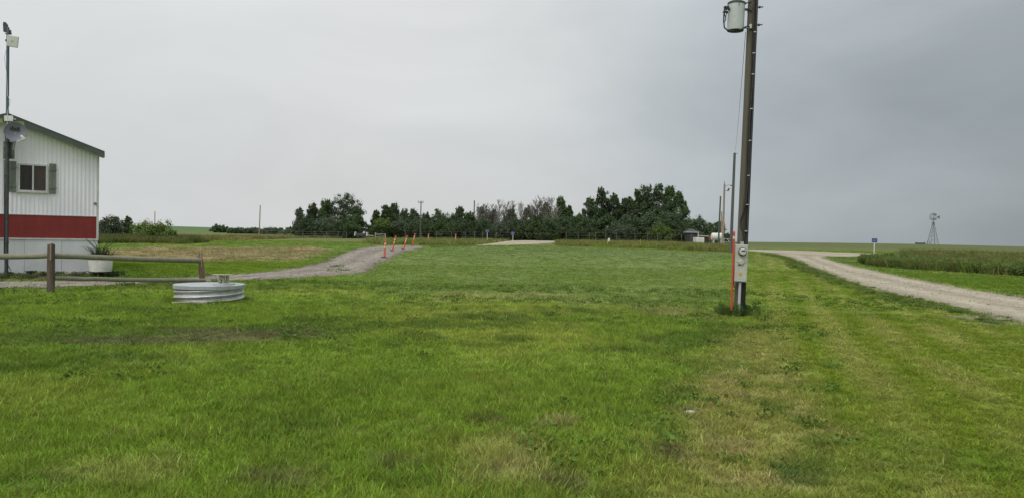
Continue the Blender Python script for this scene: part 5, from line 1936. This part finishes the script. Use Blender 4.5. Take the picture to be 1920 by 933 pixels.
tree(411, 420, 34, 290, 'bush', 0, 'lone dome shaped bush on the field below the green hill', 'bushes along the far field', 'shrub', 'shrub')
HB = ['grey green bush at the left end of the far hedge row', 'second bush of the far hedge row', 'third bush of the far hedge row left of the lone pole', 'bush of the far hedge row behind the lone pole', 'bush of the far hedge row just right of the lone pole',
      'bush in the middle of the right half of the far hedge row', 'dark bush of the far hedge row near the left tree clump', 'last bush of the far hedge row beside the left tree clump']
for i, lb_ in enumerate(HB):
    tree(440 + i * 16.5, 426 + (i % 2) * .8 - .2 * i * .2, 30, 232 + 3 * (i % 3), 'bush', i % 2, lb_, 'bushes along the far field', 'shrub', 'shrub')


LIB_BRUSH = lib('brush clumps', [weed_mesh('brush_clump', 130, .8, 1.7, .30, 450 + i) for i in range(5)])


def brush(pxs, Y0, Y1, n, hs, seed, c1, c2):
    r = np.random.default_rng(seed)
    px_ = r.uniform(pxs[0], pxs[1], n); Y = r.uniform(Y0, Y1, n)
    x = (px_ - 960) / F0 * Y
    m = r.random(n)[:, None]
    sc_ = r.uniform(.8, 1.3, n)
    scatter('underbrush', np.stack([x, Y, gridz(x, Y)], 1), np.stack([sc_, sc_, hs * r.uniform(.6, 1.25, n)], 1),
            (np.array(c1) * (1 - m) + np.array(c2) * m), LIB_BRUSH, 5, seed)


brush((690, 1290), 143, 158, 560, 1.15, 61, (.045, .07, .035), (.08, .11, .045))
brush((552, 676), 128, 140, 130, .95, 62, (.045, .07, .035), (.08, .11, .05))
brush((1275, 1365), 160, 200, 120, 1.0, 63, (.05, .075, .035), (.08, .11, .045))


# ------------------------------------------------------------------ wire fences before the trees
def wire_fence(pxs, ybase, Y, label, h, rail=False):
    ps = []
    for p in pxs:
        g = at(p, ybase, Y); g.z = float(H(g.x, g.y)); ps.append(g)
    o = thing('wire_fence', ps[0], label, 'fence')
    base = None
    me_ = MB().tube([(0, 0, -.3), (0, 0, h)], .06, 8, True, .1, 5).mesh('post', MAT['pole_grey'], True)
    for g in ps:
        c = link('post', me_, o); c.location = g - ps[0]
        c.rotation_euler = (random.uniform(-.04, .04), random.uniform(-.04, .04), random.uniform(0, 6))
    for z_ in (h * .35, h * .62, h * .92):
        m_ = MB(); m_.tube([g - ps[0] + Vector((0, -.08, z_)) for g in ps], .005 if not rail else .008, 5)
        m_.build('wire', MAT['galv_dark'], o, True)


wire_fence([500, 522, 545, 568, 590, 612, 634, 650], 445, 122, 'wire fence with thin posts in front of the left tree clump', 1.15, True)
wire_fence([1062, 1084, 1105, 1117, 1136, 1157, 1191, 1214, 1233, 1258, 1278], 452, 138, 'post and wire fence along the foot of the right tree clump', 1.75)
wire_fence([760, 790, 818, 846, 873, 890, 905, 930, 962], 449, 136, 'post and wire fence along the foot of the middle tree belt', 1.5)
# white gate by the left clump
g = at(703.5, 449, 118); g.z = float(H(g.x, g.y))
gt = thing('field_gate', g, 'old white rail gate sagging between the tree clumps', 'gate')
for x_ in (0, 1.55): MB().box(x_ - .03, x_ + .03, -.03, .03, -.2, 1.1 - .15 * (x_ > 0)).build('post', MAT['white_paint'], gt)
for z_ in (.95, .72, .45): MB().bar((.05, 0, z_ + .03), (1.5, 0, z_ - .06), .03, .035).build('rail', MAT['white_paint'], gt)
# grey trailer half hidden under the left clump
g = at(678, 446, 128); g.z = float(H(g.x, g.y)) + .1
ut = thing('farm_trailer', g, 'low grey trailer with pale ends half hidden under the left tree clump', 'trailer')
MB().box(-.95, .85, -.5, .5, .38, .82).build('bed', MAT['shed_roof'], ut)
MB().box(-1.1, -.96, -.52, .52, .36, 1.02).build('end_board', MAT['white_paint'], ut)
MB().box(.86, 1.0, -.52, .52, .36, 1.0).build('end_board', MAT['white_paint'], ut)
for x_ in (-.5, .5): MB().lathe([(0, -.07), (.28, -.07), (.28, .07), (0, .07)], 14, Matrix.Translation((x_, -.56, .26)) @ Matrix.Rotation(R(90), 4, 'X')).build('wheel', MAT['black'], ut, True)
MB().bar((1.0, 0, .5), (2.0, 0, .45), .08).build('drawbar', MAT['white_paint'], ut)

# ------------------------------------------------------------------ far yard at right
YY = 140


def farz(px, py, Y=YY):
    return at(px, py, Y)


g = farz(1298, 455); g.z = float(H(g.x, g.y))
sh = thing('garden_shed', g, 'dark shed with grey hip roof and white eave at the end of the trees', 'shed')
ez = farz(1298, 436).z - g.z; rz_ = farz(1298, 429).z - g.z
MB().box(-.95, .95, 0, 2.2, -.2, ez).build('wall', MAT['shed_wall'], sh)
MB().box(-1.15, 1.15, -.25, 2.4, ez + .003, ez + .09).build('eave', MAT['white_paint'], sh)
m_ = MB()
m_.add([(-1.13, -.22, ez + .095), (1.13, -.22, ez + .095), (1.13, 2.38, ez + .095), (-1.13, 2.38, ez + .095), (-.3, 1.1, rz_), (.3, 1.1, rz_)], [(0, 1, 5, 4), (1, 2, 5), (2, 3, 4, 5), (3, 0, 4), (3, 2, 1, 0)])
m_.build('roof', MAT['shed_roof'], sh)
MB().box(.955, 1.06, -.2, -.08, -.2, ez).build('corner_post', MAT['white_paint'], sh)
MB().box(-.5, .2, -.03, -.001, 0, ez * .85).build('door', MAT['dark_metal'], sh)
g = farz(1314, 453, 136); g.z = float(H(g.x, g.y))
vt_ = thing('box_trailer', g, 'white box trailer parked right of the dark shed', 'trailer')
MB().box(-.78, .62, 0, 2.6, .18, 1.18).build('box', MAT['white_paint'], vt_, bevel=.05)
for x_ in (-.7, .55): MB().lathe([(0, -.08), (.22, -.08), (.22, .08), (0, .08)], 14, Matrix.Translation((x_, .5, .2)) @ Matrix.Rotation(R(90), 4, 'Y')).build('wheel', MAT['black'], vt_, True)
MB().box(-.5, .35, -.015, -.001, .3, 1.05).build('door', MAT['white_plastic'], vt_)
g = farz(1322.5, 453, 143); g.z = float(H(g.x, g.y))
s2 = thing('lean_to_shed', g, 'small dark lean to shed with a white sloping roof behind the box trailer', 'shed')
MB().box(-1.15, .5, 0, 1.6, -.2, 1.28).build('wall', MAT['shed_wall'], s2)
m_ = MB(); m_.add([(-1.5, -.15, 1.45), (.62, -.15, 1.30), (.62, 1.75, 1.30), (-1.5, 1.75, 1.45), (-1.5, -.15, 1.57), (.62, -.15, 1.42), (.62, 1.75, 1.42), (-1.5, 1.75, 1.57)],
                  [(3, 2, 1, 0), (4, 5, 6, 7), (0, 1, 5, 4), (1, 2, 6, 5), (2, 3, 7, 6), (3, 0, 4, 7)])
m_.build('roof', MAT['white_paint'], s2)
g = farz(1331.5, 453, 138); g.z = float(H(g.x, g.y))
bb = thing('oil_drum', g, 'rusty red drum on a dark stand left of the white tank', 'drum')
MB().box(-.3, .3, -.25, .25, 0, .72).build('stand', MAT['dark_metal'], bb)
m_ = MB(); m_.lathe([(0, .73), (.28, .73), (.29, .9), (.28, 1.05), (.29, 1.2), (.28, 1.36), (0, 1.36)], 16)
m_.build('drum', worn('rust_red', (.30, .06, .035), (.18, .06, .04), 6, .6, .7), bb, True)
g = farz(1344, 455, 128); g.z = float(H(g.x, g.y))
tk = thing('fuel_tank', g, 'white horizontal fuel tank on a pale stand behind the poles', 'tank')
tz = farz(1344, 444, 128).z - g.z
m_ = MB(); m_.lathe([(0, -.95), (.45, -.93), (.60, -.85), (.64, -.7), (.64, .7), (.60, .85), (.45, .93), (0, .95)], 26, Matrix.Translation((0, 0, tz)) @ Matrix.Rotation(R(90), 4, 'Y'))
m_.build('tank', MAT['white_paint'], tk, True)
for x_ in (-.6, .6):
    m_ = MB(); m_.box(x_ - .08, x_ + .08, -.45, .45, -.2, tz - .45)
    m_.build('cradle', MAT['tank_grey'], tk)
MB().tube([(.2, 0, tz + .62), (.2, 0, tz + .78)], .09, 10).build('filler_cap', MAT['galv'], tk, True)
g = farz(1357.5, 455, 108); g.z = float(H(g.x, g.y))
yg = thing('yard_gate', g, 'pale metal pipe gate with a slanting brace behind the grey pole', 'gate')
for x_ in (0, 1.5): MB().tube([(x_, 0, -.2), (x_, 0, 1.25)], .05, 8).build('post', MAT['galv'], yg, True)
for z_ in (1.15, .7): MB().tube([(0, 0, z_), (1.5, 0, z_)], .035, 8).build('rail', MAT['galv'], yg, True)
MB().tube([(.45, -.1, 1.1), (1.1, -.6, -.15)], .045, 8).build('brace', MAT['galv'], yg, True)
# a pale stone lying in the lawn
g = ground(1295, 776)
o = thing('stone', g, 'single pale stone lying in the lawn in front of the pole', 'stone')
m_ = MB(); m_.lathe([(0, -.015), (.04, -.012), (.052, .012), (.036, .034), (0, .04)], 9)
rr = random.Random(3); m_.v = [(x * (1 + .4 * (rr.random() - .5)), y * .7 * (1 + .4 * (rr.random() - .5)), z) for x, y, z in m_.v]
m_.build('stone', MAT['stone'], o, True)
